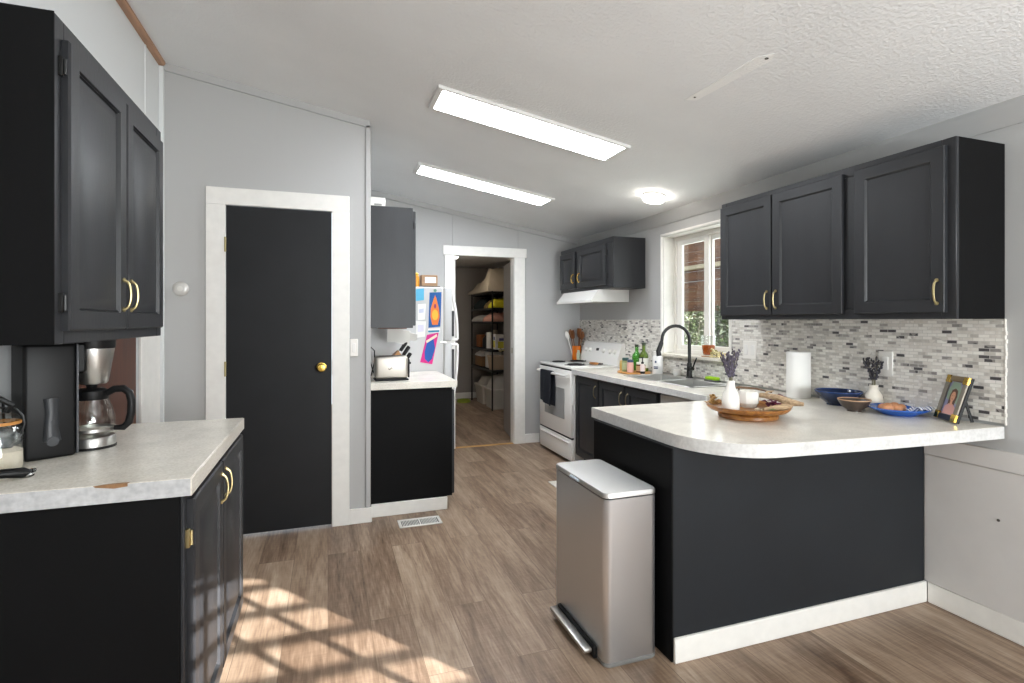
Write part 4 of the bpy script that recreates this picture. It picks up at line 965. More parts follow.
for k in range(9):
    a_ = rg.uniform(0, 6.28); c0 = Vector((2.075 + rg.uniform(-.02, .02), 2.075 + rg.uniform(-.03, .03), tz + .012 + rg.uniform(0, .03)))
    mb.tube([c0, c0 + Vector((.016 * math.cos(a_), .016 * math.sin(a_), .012)), c0 + Vector((.034 * math.cos(a_), .034 * math.sin(a_), .010))], [.003, .013, .002], 8, flat=.3)
mb.tube([(2.10, 2.10, tz + .045), (2.125, 2.085, tz + .065), (2.145, 2.06, tz + .055)], [.003, .013, .002], 8, flat=.4)
single('dried_petals', mb, mat('burgundy_petal', '5a2338', .7, var=.4, vscale=60), 'dark burgundy dried petals under the driftwood on the tray', 'dried flowers')
mb = MB()
for k in range(30):
    a_ = rg.uniform(0, 6.28); q = rg.random()
    c0 = Vector((1.848 + .022 * q * math.cos(a_), 2.20 + .025 * q * math.sin(a_), tz + .016 + .045 * (1 - q) * rg.random()))
    mb.tube([c0, c0 + Vector((.010 * math.cos(a_), .010 * math.sin(a_), .008)), c0 + Vector((.02 * math.cos(a_), .02 * math.sin(a_), .012))], [.003, .007, .002], 6, flat=.4)
single('pine_cone', mb, mat('tan_seed_head', 'a8844f', .8, var=.3, vscale=70), 'tan dried seed head left of the vase on the tray', 'dried flowers')
mb = MB()
for x, y, c_ in ((1.99, 2.035, 0), (2.02, 2.055, 0), (1.975, 2.06, 0)): mb.blob((x, y, tz + .008), (.014, .012, .008), 2, .2, 6, c_, 3)
single('pebbles', mb, mat('cream_pebble', 'd8c8ae', .7), 'cream pebbles at the front of the wooden tray', 'pebble')
single('leaf_sprig', MB().tube([(1.96, 1.985, tz + .018), (1.975, 1.97, tz + .024), (1.99, 1.962, tz + .02)], [.002, .009, .002], 8, flat=.3), mat('green_leaf', '5d7a3c', .6), 'small green leaf at the front rim of the tray', 'leaf')

for o_ in set(C.objects) - tray_before:
    if o_.parent is None: o_.location.x -= .145; o_.location.y -= .155
# paper towel roll
t = T('paper_towel_roll', 'white paper towel roll standing against the tile backsplash', 'paper towels', (2.600, 2.392, PZ))
t.part('roll', MB().lathe([(.018, 0), (.062, 0), (.064, .004), (.064, .262), (.062, .265), (.018, .265)], n=40), 'paper', local=True)
t.part('core', MB().lathe([(.016, .001), (.0178, .001), (.0178, .264), (.016, .264)], n=20), mat('cardboard_core', 'a98a66', .9), local=True)
# bowls
def bowl(x, y, r, h, name, label, mo, mi_, rim, foot=.4):
    t_ = T(name, label, 'bowl', (x, y, PZ), group='bowls by the backsplash')
    t_.part('outer_shell', MB().lathe([(0, 0), (r * foot, 0), (r * foot, .006), (r * .78, h * .45), (r * .96, h * .85), (r, h), (r * .975, h), (r * .93, h * .86), (r * .74, h * .48), (r * .35, .012), (0, .010)], n=40), mo, local=True)
    t_.part('rim', MB().lathe([(r * .965, h - .001), (r * 1.006, h - .001), (r * 1.006, h + .003), (r * .965, h + .003)], n=40), rim, local=True)
bowl(2.572, 2.112, .112, .072, 'bowl', 'larger dark blue glazed bowl beside the paper towel roll', 'darkglaze', 'blueglaze', 'blueglaze', .5)
bowl(2.462, 1.935, .072, .056, 'bowl', 'smaller brown bowl with tan rim in front of blue bowl', 'brownglaze', 'brownglaze', 'tanrim', .45)
vase(2.645, 1.972, PZ, .118, .041, 'cream ceramic bud vase with lavender against the backsplash', mat('cream_ceramic', 'e4dccd', .35, var=.08, vscale=30))
sprigs(2.645, 1.972, PZ + .055, 12, .215, .075, 'sparse dried lavender bunch in the vase against the backsplash', 5, .02, '3f3d44')
# plate with eggs
PX, PY = 2.578, 1.800
single('plate', MB().lathe([(0, 0), (.07, 0), (.075, .004), (.115, .022), (.128, .030), (.126, .034), (.112, .027), (.072, .009), (0, .008)], (PX, PY, PZ), 44), mat('cobalt_plate', '2a5fb4', .2), 'cobalt blue plate of brown eggs in front of the backsplash', 'plate')
for k, (dx, dy, rz_) in enumerate(((-.050, .040, 20), (-.003, .050, 80), (-.030, -.012, 110), (.020, .000, 50), (-.080, -.005, 150), (.040, .048, 100))):
    b = MB().lathe([(.0, -.026)] + [(.0195 * math.sin(math.pi * q / 10) * (1 + .12 * math.cos(math.pi * q / 10)), -.026 * math.cos(math.pi * q / 10)) for q in range(1, 10)] + [(.0, .026)], n=18)
    b.xf(Matrix.Translation((PX + dx, PY + dy, PZ + (.0285 if math.hypot(dx, dy) < .072 else .033))) @ Matrix.Rotation(R(rz_), 4, 'Z') @ Matrix.Rotation(R(88), 4, 'Y'))
    single('egg', b, 'egg', 'brown chicken egg lying among the others on the blue plate', 'egg', 'brown eggs on the blue plate')
def napkin(u, v):
    return (PX - .02 + .09 * u, PY - .120 + .075 * v, PZ + .030 + .012 * math.sin(u * 9 + v * 3) * .5 + .010 * math.sin(v * 7) + .006 * (1 - v))
m_, nt, N, L, p = newmat('striped_napkin')
g = N.new('ShaderNodeTexCoord'); w_ = N.new('ShaderNodeTexWave'); w_.inputs['Scale'].default_value = 22; L.new(g.outputs['Object'], w_.inputs['Vector']); w_.inputs['Distortion'].default_value = 2
r_ = N.new('ShaderNodeValToRGB'); L.new(w_.outputs['Fac'], r_.inputs[0]); r_.color_ramp.elements[0].color = (*lin('e6e6ea'), 1); r_.color_ramp.elements[1].color = (*lin('3c5287'), 1)
r_.color_ramp.elements[0].position = .55; r_.color_ramp.elements[1].position = .7; L.new(r_.outputs[0], p.inputs['Base Color'])
single('napkin', MB().sheet(napkin, 12, 10, .002), m_, 'white and blue patterned napkin on the blue plate', 'napkin')
# picture frame, leaning back
t = T('picture_frame', 'tilted gold and dark picture frame with a portrait on the peninsula', 'picture frame', (2.600, 1.603, PZ), rz=R(-121))
# local: frame stands in x-z plane facing -y, tilted back
W_, H_ = .152, .203; tilt = Matrix.Translation((0, 0, .003)) @ Matrix.Rotation(R(-17), 4, 'X')
def fr(m2): return m2.xf(tilt)
b_ = .026
mb = MB().rings(lambda u, v, w: (-W_ / 2 + u, -w, v), W_, H_, [(0, 0), (0, .014), (.002, .016), (b_, .010), (b_, .006)])
t.part('frame', fr(MB().box(-W_ / 2, W_ / 2, -.006, .008, 0, H_, .002)), 'blackp', local=True, label='black frame back and sides')
mb = MB()
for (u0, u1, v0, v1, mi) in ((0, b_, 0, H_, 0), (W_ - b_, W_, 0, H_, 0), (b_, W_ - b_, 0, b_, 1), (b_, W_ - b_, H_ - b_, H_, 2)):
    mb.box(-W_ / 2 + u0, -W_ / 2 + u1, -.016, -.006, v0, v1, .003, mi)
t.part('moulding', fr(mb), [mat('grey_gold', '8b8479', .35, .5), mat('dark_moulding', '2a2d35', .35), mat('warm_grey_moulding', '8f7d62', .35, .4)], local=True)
for u in (0, W_ - b_ - .004):
    for v in (0, H_ - b_ - .008):
        mb = MB().box(-W_ / 2 + u - .0005, -W_ / 2 + u + b_ + .0045, -.0175, -.005, v - .0005, v + b_ + .0085, .002)
        t.part('corner', fr(mb), 'brass', local=True, label='gold corner block')
mb = MB(); y_ = -.0072
pw, ph = W_ - 2 * b_, H_ - 2 * b_
def flat(poly, yy, mi):
    n2 = len(poly); mb.add([(x, yy, z) for x, z in poly] + [(x, yy + .0004, z) for x, z in poly], [list(range(n2)), list(range(n2, 2 * n2))[::-1]] + [(k, (k + 1) % n2, n2 + (k + 1) % n2, n2 + k) for k in range(n2)], mi)
flat([(-pw / 2, b_), (pw / 2, b_), (pw / 2, b_ + ph), (-pw / 2, b_ + ph)], y_, 0)
def ell(cx2, cz2, rx_, rz2, n2=22): return [(cx2 + rx_ * math.cos(2 * math.pi * k / n2), cz2 + rz2 * math.sin(2 * math.pi * k / n2)) for k in range(n2)]
flat([(-.044, b_ + .07), (.044, b_ + .05), (.049, b_ + .1), (.02, b_ + ph - .002), (-.03, b_ + ph - .002), (-.048, b_ + .11)], y_ - .0003, 1)
flat([(-.024, b_ + .045), (.022, b_ + .045), (.027, b_ + .085), (.020, b_ + .112), (0, b_ + .121), (-.020, b_ + .112), (-.026, b_ + .085)], y_ - .0006, 2)
flat([(-.040, b_ + .001), (.040, b_ + .001), (.036, b_ + .035), (.014, b_ + .050), (-.014, b_ + .050), (-.036, b_ + .035)], y_ - .0009, 3)
flat([(-.009, b_ + .044), (.009, b_ + .044), (.007, b_ + .066), (-.007, b_ + .066)], y_ - .0012, 4)
flat(ell(0, b_ + .083, .0155, .023), y_ - .0015, 4)
flat(ell(-.006, b_ + .087, .0022, .0013, 8), y_ - .0018, 2); flat(ell(.006, b_ + .087, .0022, .0013, 8), y_ - .0018, 2)
flat(ell(0, b_ + .072, .0055, .0018, 8), y_ - .0018, 5)
t.part('photo_print', fr(mb), [mat('photo_lilac', '8f8fb0', .3), mat('photo_green', '8fa58f', .3), mat('photo_hair', '5f3f2c', .3), mat('photo_pink', 'd99f97', .3), mat('photo_skin', 'd9a07e', .3), mat('photo_lips', 'a85a55', .3)], local=True, label='portrait print of a person with brown hair and pink top')
t.part('easel_leg', MB().tube([(.035, .045, .118), (.035, .078, .004)], [.006, .007], 8, flat=.5), 'blackp', local=True)

# ================================================================== WALL PLATES ETC
def plate_x(y, z, w, h, label, n, group=None):
    t_ = T('switch_plate', label, 'wall plate', (2.69, y, z))
    t_.part('cover', MB().box(2.683, 2.6898, y - w / 2, y + w / 2, z - h / 2, z + h / 2, .003), 'whitep')
    for k in range(n):
        yy = y + (k - (n - 1) / 2) * w / max(n, 1)
        t_.part('rocker', MB().box(2.679, 2.684, yy - .016, yy + .016, z - .033, z + .033, .002), 'white')
plate_x(2.865, 1.138, .12, .122, 'white double switch plate on the backsplash near the window', 2)
plate_x(1.940, 1.118, .075, .122, 'white outlet plate on the backsplash behind the lavender', 1)
t = T('switch_plate', 'white light switch plate on grey wall right of black door', 'wall plate', (.162, 3.65, 1.16))
t.part('cover', MB().box(.137, .187, 3.643, 3.6497, 1.10, 1.215, .003), 'whitep')
t.part('rocker', MB().box(.150, .172, 3.638, 3.644, 1.128, 1.188, .002), 'white')
t = T('thermostat', 'round silver dial on the grey wall left of the black door', 'thermostat', (-.829, 3.65, 1.52))
mb = MB().lathe([(0, 0), (.042, 0), (.043, .010), (.036, .018), (.022, .022), (0, .022)], n=32); mb.xf(Matrix.Translation((-.829, 3.65, 1.525)) @ Matrix.Rotation(R(90), 4, 'X'))
t.part('housing', mb, mat('silver_dial', 'cfcdc9', .3, .2))
mb = MB().lathe([(0, .022), (.014, .022), (.016, .028), (0, .030)], n=24); mb.xf(Matrix.Translation((-.829, 3.65, 1.525)) @ Matrix.Rotation(R(90), 4, 'X'))
t.part('dial', mb, mat('pale_silver', 'dddbd6', .35))
# floor vent
t = T('floor_vent', 'white metal register set in the floor by the toaster cabinet', 'floor vent', (.575, 3.53, .0))
mb = MB().box(.435, .715, 3.462, 3.482, .0, .006).box(.435, .715, 3.580, 3.600, .0, .006).box(.435, .455, 3.462, 3.60, .0, .006).box(.695, .715, 3.462, 3.60, .0, .006).box(.568, .580, 3.482, 3.58, .0, .006)
t.part('frame', mb, 'whitep')
mb = MB()
for k in range(11):
    for o_ in (.46, .585):
        x = o_ + k * .0098; mb.box(x, x + .005, 3.482, 3.58, .0008, .005, .0005)
t.part('louvers', mb, 'whitep')
t.part('duct', MB().box(.455, .695, 3.482, 3.58, .0002, .0008, 0), 'blackp', label='dark duct behind louvers')
single('floor_mat', MB().box(1.715, 2.10, 2.75, 4.05, .001, .010, .004), mat('ivory_mat', 'ddd8cd', .9, bump=.6, bscale=200), 'ivory kitchen mat on the floor in front of the sink', 'mat')

# ================================================================== TOASTER CABINETS + FRIDGE
t = T('base_cabinet', 'black base cabinet under the toaster', 'cabinet', (.55, 4.1, 0), group='black base cabinets')
t.part('body', MB().box(.266, .838, 3.73, 4.475, .09, .863, .002).box(.266, .80, 3.73, 4.475, 0, .09, .001), 'black_end')
Mp = map_px(.838, 3.745, .10, 1)
d = t.part('door', raised(Mp, .72, .74), 'black'); cab_handles(t, Mp, d, .68, .65)
t = T('countertop', 'white laminate countertop under the toaster', 'countertop', (.56, 4.1, .864), group='laminate countertops')
t.part('slab', MB().box(.266, .868, 3.716, 4.48, .864, .909, .0015), 'top')
t.part('edge_strip', MB().box(.266, .870, 3.712, 3.7165, .863, .908, .0008), 'top')
t.part('edge_strip', MB().box(.868, .872, 3.712, 4.48, .863, .908, .0008), 'top')
t = T('wall_cabinet', 'tall black wall cabinet above the toaster', 'cabinet', (.42, 4.1, 1.284), group='black wall cabinets')
t.part('body', MB().box(.264, .562, 3.74, 4.44, 1.284, 2.122, .002), 'black')
Mp = map_px(.562, 3.745, 1.30, 1)
d = t.part('door', raised(Mp, .69, .80), 'black'); cab_handles(t, Mp, d, .65, .12)
t.part('hinge', hinge(Mp, -.001, .70, .004), 'blackm', d)
t = T('white_box', 'white box lying on top of the black cabinet above the toaster', 'box', (.32, 3.82, 2.1225))
t.part('carton', MB().box(.27, .375, 3.76, 3.90, 2.1225, 2.185, .004), 'whitep')
t.part('tape_strip', MB().box(.30, .35, 3.7585, 3.7605, 2.128, 2.142, .0005), mat('grey_tape', '9a9995', .5))
# toaster
t = T('toaster', 'brushed steel two-slice toaster on the counter', 'toaster', (.425, 3.91, .909))
mb = MB().box(.315, .545, 3.845, 3.985, .919, 1.082, .022, seg=4)
t.part('shell', mb, brushed('toaster_steel', 'bab4ab', .42, (40, 40, 1)))
t.part('base', MB().box(.312, .548, 3.842, 3.988, .909, .922, .004), 'blackp')
t.part('slot', MB().box(.345, .515, 3.875, 3.893, 1.0805, 1.083, .0005).box(.345, .515, 3.935, 3.953, 1.0805, 1.083, .0005), 'blackp')
t.part('side_panel', MB().box(.545, .557, 3.865, 3.965, .925, 1.06, .006), 'blackp')
t.part('lever', MB().box(.556, .572, 3.90, 3.93, 1.02, 1.035, .003), 'blackp')
mb = MB().tube([(.418 + .012 * math.cos(k / 5), 3.8445, .995 + .006 * math.sin(k / 2.2)) for k in range(16)], .0022, 6)
t.part('badge', mb, 'blackp', label='small dark printed badge')
t.part('power_cord', MB().tube([(.31, 3.95, .96), (.285, 3.94, 1.05), (.275, 3.93, 1.12), (.29, 3.90, 1.145), (.315, 3.93, 1.12), (.32, 3.99, 1.03), (.30, 4.05, .93), (.285, 4.15, .915)], .004, 8), 'blackp')
# knife block
t = T('knife_block', 'honey wooden knife block behind the toaster', 'knife block', (.46, 4.13, .909))
blk = Matrix.Translation((.40, 4.13, .909))
mb = MB().prism([(0, 0), (.12, 0), (.17, .10), (.105, .20), (.0, .10)], 'y', -.045, .045); mb.xf(blk)
t.part('block', mb, 'oak')
# slots face up-right: direction of knives
dk = Vector((.55, 0, .83)).normalized()
for k in range(6):
    row, col_ = divmod(k, 2)
    base = Vector((.40, 4.13, .909)) + Vector((.160 - .045 * 0 - .022 * row, -.022 + .044 * col_, .115 + .034 * row))
    L_ = (.075, .095, .105)[row]
    kn = T('kitchen_knife', 'black-handled kitchen knife standing in the wooden knife block', 'knife', tuple(base), group='knives in the wooden block')
    kn.part('handle', MB().tube([base + dk * .012, base + dk * .03, base + dk * (L_ - .01), base + dk * L_], [.007, .0085, .0095, .007], 8, flat=1.3), 'blackp')
    kn.part('bolster', MB().tube([base - dk * .0, base + dk * .014], .0075, 8, flat=1.3), 'steel')
# fridge
t = T('refrigerator', 'white top-freezer refrigerator beside the toaster counter', 'refrigerator', (.6, 4.9, 0))
t.part('body', MB().box(.275, .93, 4.50, 5.27, .02, 1.622, .006).box(.30, .90, 4.53, 5.24, 0, .02, .001, 1), ['fridge', 'blackp'])
for z0_, z1_, nm in ((.06, 1.145, 'fridge_door'), (1.16, 1.622, 'freezer_door')):
    d = t.part(nm, MB().box(.942, 1.010, 4.50, 5.27, z0_, z1_, .012, seg=3), 'fridge')
    t.part('gasket', MB().box(.93, .943, 4.508, 5.262, z0_ + .01, z1_ - .01, .001), mat('grey_gasket', 'aaa8a3', .6), d)
    zz = (1.175, 1.58) if nm == 'freezer_door' else (.62, 1.13)
    s_ = 1 if nm == 'freezer_door' else -1
    pts_ = []
    for k in range(11):
        q = k / 10; z = zz[0] + (zz[1] - zz[0]) * q
        o_ = (1 - q ** 2.2) if s_ == 1 else (1 - (1 - q) ** 2.2)
        pts_.append((1.016 + .048 * o_, 4.535, z))
    hmb = MB().tube(pts_, .014, 10)
    zj = zz[0] if s_ == 1 else zz[1]
    hmb.box(1.008, 1.066, 4.522, 4.548, zj - .012, zj + .012, .004)
    t.part('handle', hmb, 'white', d)
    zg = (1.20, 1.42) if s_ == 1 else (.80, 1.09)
    t.part('handle_shadow_panel', MB().box(1.0095, 1.030, 4.502, 4.53, zg[0], zg[1], .002), mat('painted_gap_shade', '3a3a3c', .5), d, label='dark panel painted as shade in the handle gap')  # raised dark panel paints the shaded gap between handle and door
t.part('hinge_bracket', MB().box(.905, .96, 4.494, 4.52, 1.142, 1.162, .003), 'steel')
# art and papers on the side of the fridge (face y = 4.5, seen from the front)
FY = 4.4985
def paper(name, label, cat, shapes, mats_, z0=0):
    """shapes: (poly [(x,z)], layer, mat index)"""
    mb = MB()
    for poly, ly, mi in shapes:
        n2 = len(poly); y_ = FY - .0008 * ly
        mb.add([(x, y_ - .0007, z) for x, z in poly] + [(x, y_, z) for x, z in poly], [list(range(n2)), list(range(n2, 2 * n2))[::-1]] + [(k, (k + 1) % n2, n2 + (k + 1) % n2, n2 + k) for k in range(n2)], mi)
    return single(name, mb, mats_, label, cat, 'papers on the refrigerator side')
A = lambda c: mat('art_' + c, c, .7)
blue, orange, yellow, magenta, white_, teal_ = A('1f5a9c'), A('e07a3a'), A('e8b23c'), A('d22f86'), A('e9e9e6'), A('2c7fa0')
paper('drawing', 'child drawing of an orange flame shape on blue paper', 'drawing',
      [([(.805, 1.275), (.908, 1.285), (.918, 1.58), (.815, 1.575)], 0, 0),
       ([(.838, 1.30), (.885, 1.30), (.902, 1.37), (.895, 1.44), (.872, 1.53), (.862, 1.555), (.85, 1.52), (.826, 1.44), (.822, 1.37)], 1, 1),
       (ell(.862, 1.385, .026, .045), 2, 2), (ell(.862, 1.46, .010, .02, 12), 3, 3)], [blue, orange, yellow, A('8a3f6a')])
paper('drawing', 'magenta paper drawing of a blue leaf hanging tilted', 'drawing',
      [([(.792, 1.215), (.893, 1.235), (.838, .965), (.735, .985)], 0, 0),
       ([(.815, 1.19), (.85, 1.18), (.862, 1.10), (.835, 1.01), (.805, .98), (.775, 1.01), (.772, 1.07), (.79, 1.14)], 1, 1),
       ([(.785, 1.165), (.79, 1.145), (.88, 1.20), (.875, 1.222)], 2, 2)], [magenta, A('2456a4'), A('e8d8c4')])
paper('drawing', 'narrow white and teal paper strip between the two drawings', 'drawing', [([(.80, 1.228), (.905, 1.236), (.905, 1.272), (.803, 1.268)], 0, 0), ([(.803, 1.235), (.90, 1.24), (.90, 1.255), (.803, 1.252)], 1, 1)], [white_, teal_])
paper('note_card', 'light blue note card on the refrigerator side', 'note', [([(.70, 1.50), (.768, 1.51), (.768, 1.61), (.70, 1.60)], 0, 0)], [A('5fb4d8')])
paper('paper_sheet', 'white paper with faint print under the blue note card', 'paper', [([(.715, 1.34), (.775, 1.345), (.785, 1.48), (.715, 1.475)], 0, 0), ([(.725, 1.40), (.765, 1.405), (.765, 1.44), (.725, 1.43)], 1, 1)], [white_, A('c6cadb')])
paper('paper_sheet', 'white paper sheet with lilac print beside the magenta drawing', 'paper', [([(.70, 1.19), (.775, 1.20), (.785, 1.33), (.70, 1.335)], 0, 0), ([(.715, 1.24), (.765, 1.245), (.765, 1.30), (.715, 1.30)], 1, 1)], [white_, A('d5d3e2')])
single('magnet', MB().cyl((.862, FY - .0002, 1.592), (.862, FY - .010, 1.592), .013, 14), mat('green_magnet', '5f8c7a', .4), 'small green magnet at the top of the flame drawing', 'magnet')
# papers tucked under the wall cabinet
t = T('paper_stack', 'loose white papers hanging under the black cabinet above the toaster', 'papers', (.5, 4.2, 1.26))
t.part('sheet', MB().sheet(lambda u, v: (.42 + .17 * u, 4.06 + .05 * v, 1.282 - .11 * v - .02 * u + .006 * math.sin(5 * u)), 6, 6, .002), 'paper')
t.part('sheet', MB().sheet(lambda u, v: (.46 + .19 * u, 4.10 + .05 * v, 1.272 - .085 * v - .035 * u * (1 - v) + .006 * math.sin(4 * u + 1)), 6, 6, .002), 'paper')
t.part('rack', MB().tube([(.36, 4.04, 1.278), (.56, 4.04, 1.278)], .004, 6).tube([(.36, 4.18, 1.278), (.56, 4.18, 1.278)], .004, 6), wood('rack_wood', '6d3f28', '8d563a'))
# things on the fridge
t = T('wooden_box', 'small brown box with white label on top of the refrigerator', 'box', (.83, 4.60, 1.622))
t.part('carton', MB().box(.755, .895, 4.55, 4.66, 1.634, 1.728, .003), wood('box_brown', '8d6a48', 'a88460'))
t.part('paper_label', MB().box(.785, .88, 4.5485, 4.5505, 1.66, 1.71, .0005), 'paper')
t.part('base_board', MB().box(.74, .915, 4.54, 4.68, 1.622, 1.634, .002), mat('dark_tray', '5b5148', .6))
t = T('figurine_jar', 'amber yellow-topped jar beside the box on the refrigerator', 'jar', (.715, 4.58, 1.622))
t.part('jar_body', MB().lathe([(0, 0), (.026, 0), (.028, .01), (.026, .085), (.018, .10), (0, .10)], n=18), mat('amber_jar', 'c98a2e', .25), local=True)
t.part('lid', MB().blob((0, 0, .112), (.022, .022, .016), 2), mat('yellow_lid', 'd8b03a', .5), local=True)

# ================================================================== PANTRY SHELF
t = T('shelving_unit', 'black wire shelving unit in the pantry room', 'shelf', (2.53, 8.13, 0))
SH = (1.775, 1.53, 1.325, .905, .60)
SXA, SXB, SYA, SYB = 2.30, 2.75, 7.54, 8.72
for x in (SXA, SXB):
    for y in (SYA, SYB):
        t.part('post', MB().cyl((x, y, .0), (x, y, SH[0] + .004), .0125, 10), 'blackm')
for z in SH:
    mb = MB().box(SXA - .008, SXA + .008, SYA, SYB, z - .035, z - .001).box(SXB - .008, SXB + .008, SYA, SYB, z - .035, z - .001).box(SXA, SXB, SYA - .008, SYA + .008, z - .035, z - .001).box(SXA, SXB, SYB - .008, SYB + .008, z - .035, z - .001)
    for k in range(24):
        y = SYA + (SYB - SYA) * (k + .5) / 24; mb.box(SXA, SXB, y - .003, y + .003, z - .008, z, 0)
    for k in range(4):
        x = SXA + (SXB - SXA) * (k + .5) / 4; mb.box(x - .003, x + .003, SYA, SYB, z - .014, z - .007, 0)
    t.part('wire_shelf', mb, 'blackm')
def heap(name, x0, x1, ya, yb, z, hfn, m_, label, cat, seed=0, amp=.03, nu=26, nv=34):
    """soft pile: closed solid with a wrinkled top"""
    vs = []; fs = []
    def hz(u, v):
        edge = min(1, 4.5 * min(u, 1 - u, v, 1 - v) + .12) ** .6
        return max(.006, hfn(u, v) * edge + amp * mnoise.noise(Vector((u * 4 + seed, v * 7, seed))) * edge + amp * .8 * mnoise.noise(Vector((u * 11, v * 19 + seed, 2))) * edge)
    for i in range(nu + 1):
        for j in range(nv + 1):
            u, v = i / nu, j / nv; vs.append((x0 + (x1 - x0) * u, ya + (yb - ya) * v, z + hz(u, v)))
    W = nv + 1; o = len(vs); per = [(i, 0) for i in range(nu)] + [(nu, j) for j in range(nv)] + [(i, nv) for i in range(nu, 0, -1)] + [(0, j) for j in range(nv, 0, -1)]
    for i in range(nu):
        for j in range(nv): fs.append((i * W + j, (i + 1) * W + j, (i + 1) * W + j + 1, i * W + j + 1))
    ids = []
    for i, j in per: ids.append(len(vs)); vs.append((vs[i * W + j][0], vs[i * W + j][1], z + .001))
    n2 = len(per)
    for k in range(n2):
        a_ = per[k][0] * W + per[k][1]; b2 = per[(k + 1) % n2]; b2 = b2[0] * W + b2[1]
        fs.append((a_, ids[k], ids[(k + 1) % n2], b2))
    fs.append(ids)
    return single(name, MB().add(vs, fs), m_, label, cat, sharp=60)
linen = mat('beige_linen', 'b7aa96', .95, bump=.4, bscale=60)
heap('blanket', 2.24, 2.74, 7.56, 8.78, SH[0], lambda u, v: .09 + .27 * math.exp(-((v - .16) / .34) ** 2) * (.8 + .2 * math.sin(3.1 * u)) + .05 * math.exp(-((v - .7) / .12) ** 2), linen, 'rumpled beige blanket heaped on top of the pantry shelf', 'blanket', 1, .045)
heap('dark_bag', 2.32, 2.72, 8.10, 8.68, SH[1], lambda u, v: .17, mat('dark_teal_fabric', '1f2a2c', .9), 'dark bag on the second pantry shelf from the top', 'bag', 4)
heap('yellow_packet', 2.32, 2.72, 7.58, 7.82, SH[1], lambda u, v: .13, mat('yellow_wrap', 'd9cf2f', .5), 'bright yellow packet on the second pantry shelf', 'packet', 6, .02)
heap('snack_packet', 2.32, 2.70, 7.84, 8.06, SH[1], lambda u, v: .12, mat('tan_black_wrap', '8b7446', .5, var=.7, vscale=25), 'tan and black packet beside the yellow packet', 'packet', 8, .02)
heap('folded_linen', 2.29, 2.72, 8.08, 8.70, SH[2], lambda u, v: .10, mat('grey_white_linen', 'b4b0ab', .95, bump=.3, bscale=50), 'folded pale linen on the middle pantry shelf', 'linen', 3, .018)
heap('folded_towel', 2.29, 2.72, 7.57, 8.02, SH[2], lambda u, v: .12, mat('peach_towel', 'c08d7c', .95, bump=.4, bscale=60), 'peach towel on the middle pantry shelf next to linen', 'towel', 9, .03)
single('storage_box', MB().box(2.36, 2.60, 8.42, 8.66, SH[3] + .001, SH[3] + .20, .006), mat('rust_box', '9a5d34', .7), 'rust brown box at the far end of the fourth pantry shelf', 'box')
single('dark_jug', MB().lathe([(0, 0), (.07, 0), (.075, .01), (.075, .14), (.03, .20), (.03, .24), (0, .24)], (2.42, 8.22, SH[3] + .001), 20), mat('dark_jug', '26282a', .4), 'dark jug on the fourth pantry shelf', 'jug')
single('paper_roll', MB().lathe([(0, 0), (.06, 0), (.06, .25), (0, .25)], (2.40, 7.98, SH[3] + .001), 24), 'paper', 'white paper roll on the fourth pantry shelf', 'paper roll')
single('canister', MB().lathe([(0, 0), (.06, 0), (.06, .20), (.05, .22), (.04, .29), (0, .29)], (2.42, 7.80, SH[3] + .001), 24), mat('beige_canister', 'b9a993', .6), 'beige canister on the fourth pantry shelf behind post', 'canister')
t = T('detergent_box', 'white carton with yellow and purple print on the fourth pantry shelf', 'box', (2.45, 7.64, SH[3] + .001))
t.part('carton', MB().box(2.36, 2.56, 7.585, 7.70, SH[3] + .001, SH[3] + .23, .004), 'whitep')
t.part('printed_panel', MB().box(2.358, 2.3605, 7.60, 7.685, SH[3] + .03, SH[3] + .13, .0005).box(2.40, 2.52, 7.5835, 7.586, SH[3] + .02, SH[3] + .12, .0005), mat('yellow_print', 'd9cf4a', .6), label='yellow printed panel')
t.part('printed_panel', MB().box(2.3575, 2.3605, 7.61, 7.67, SH[3] + .14, SH[3] + .19, .0005).box(2.42, 2.50, 7.583, 7.586, SH[3] + .13, SH[3] + .17, .0005), mat('purple_print', '55588f', .6), label='purple printed panel')
single('cardboard_box', MB().box(2.34, 2.62, 8.25, 8.66, SH[4] + .001, SH[4] + .16, .006), mat('cardboard', '8f6f4d', .85), 'brown cardboard box on the lowest pantry shelf', 'box')
heap('paper_bag', 2.33, 2.62, 8.26, 8.65, SH[4] + .163, lambda u, v: .07, 'paper', 'crumpled white paper on the brown cardboard box', 'paper', 13, .02, 12, 14)
single('white_carton', MB().box(2.36, 2.56, 7.90, 8.12, SH[4] + .001, SH[4] + .24, .006), 'whitep', 'plain white carton on the lowest pantry shelf', 'box')
t = T('basket', 'beige basket on the near end of the lowest pantry shelf', 'basket', (2.45, 7.68, SH[4] + .001))
mb = loft([(rrect(.14, .085, .03), 0), (rrect(.165, .105, .035), .20), (rrect(.158, .098, .033), .20), (rrect(.133, .078, .028), .008)]); t.part('bin', mb, mat('tan_basket', 'c2ab90', .8, bump=.5, bscale=90), local=True)
t.part('rim', loft([(rrect(.170, .110, .036), .195), (rrect(.172, .112, .036), .203), (rrect(.170, .110, .036), .211), (rrect(.158, .098, .033), .211), (rrect(.158, .098, .033), .195)]), mat('tan_rim', 'd1bda3', .8), local=True)
single('spray_can', MB().lathe([(0, 0), (.03, 0), (.03, .16), (.018, .175), (.018, .20), (0, .20)], (2.47, 7.69, SH[4] + .012), 18), 'whitep', 'white spray can standing in the beige basket', 'can')
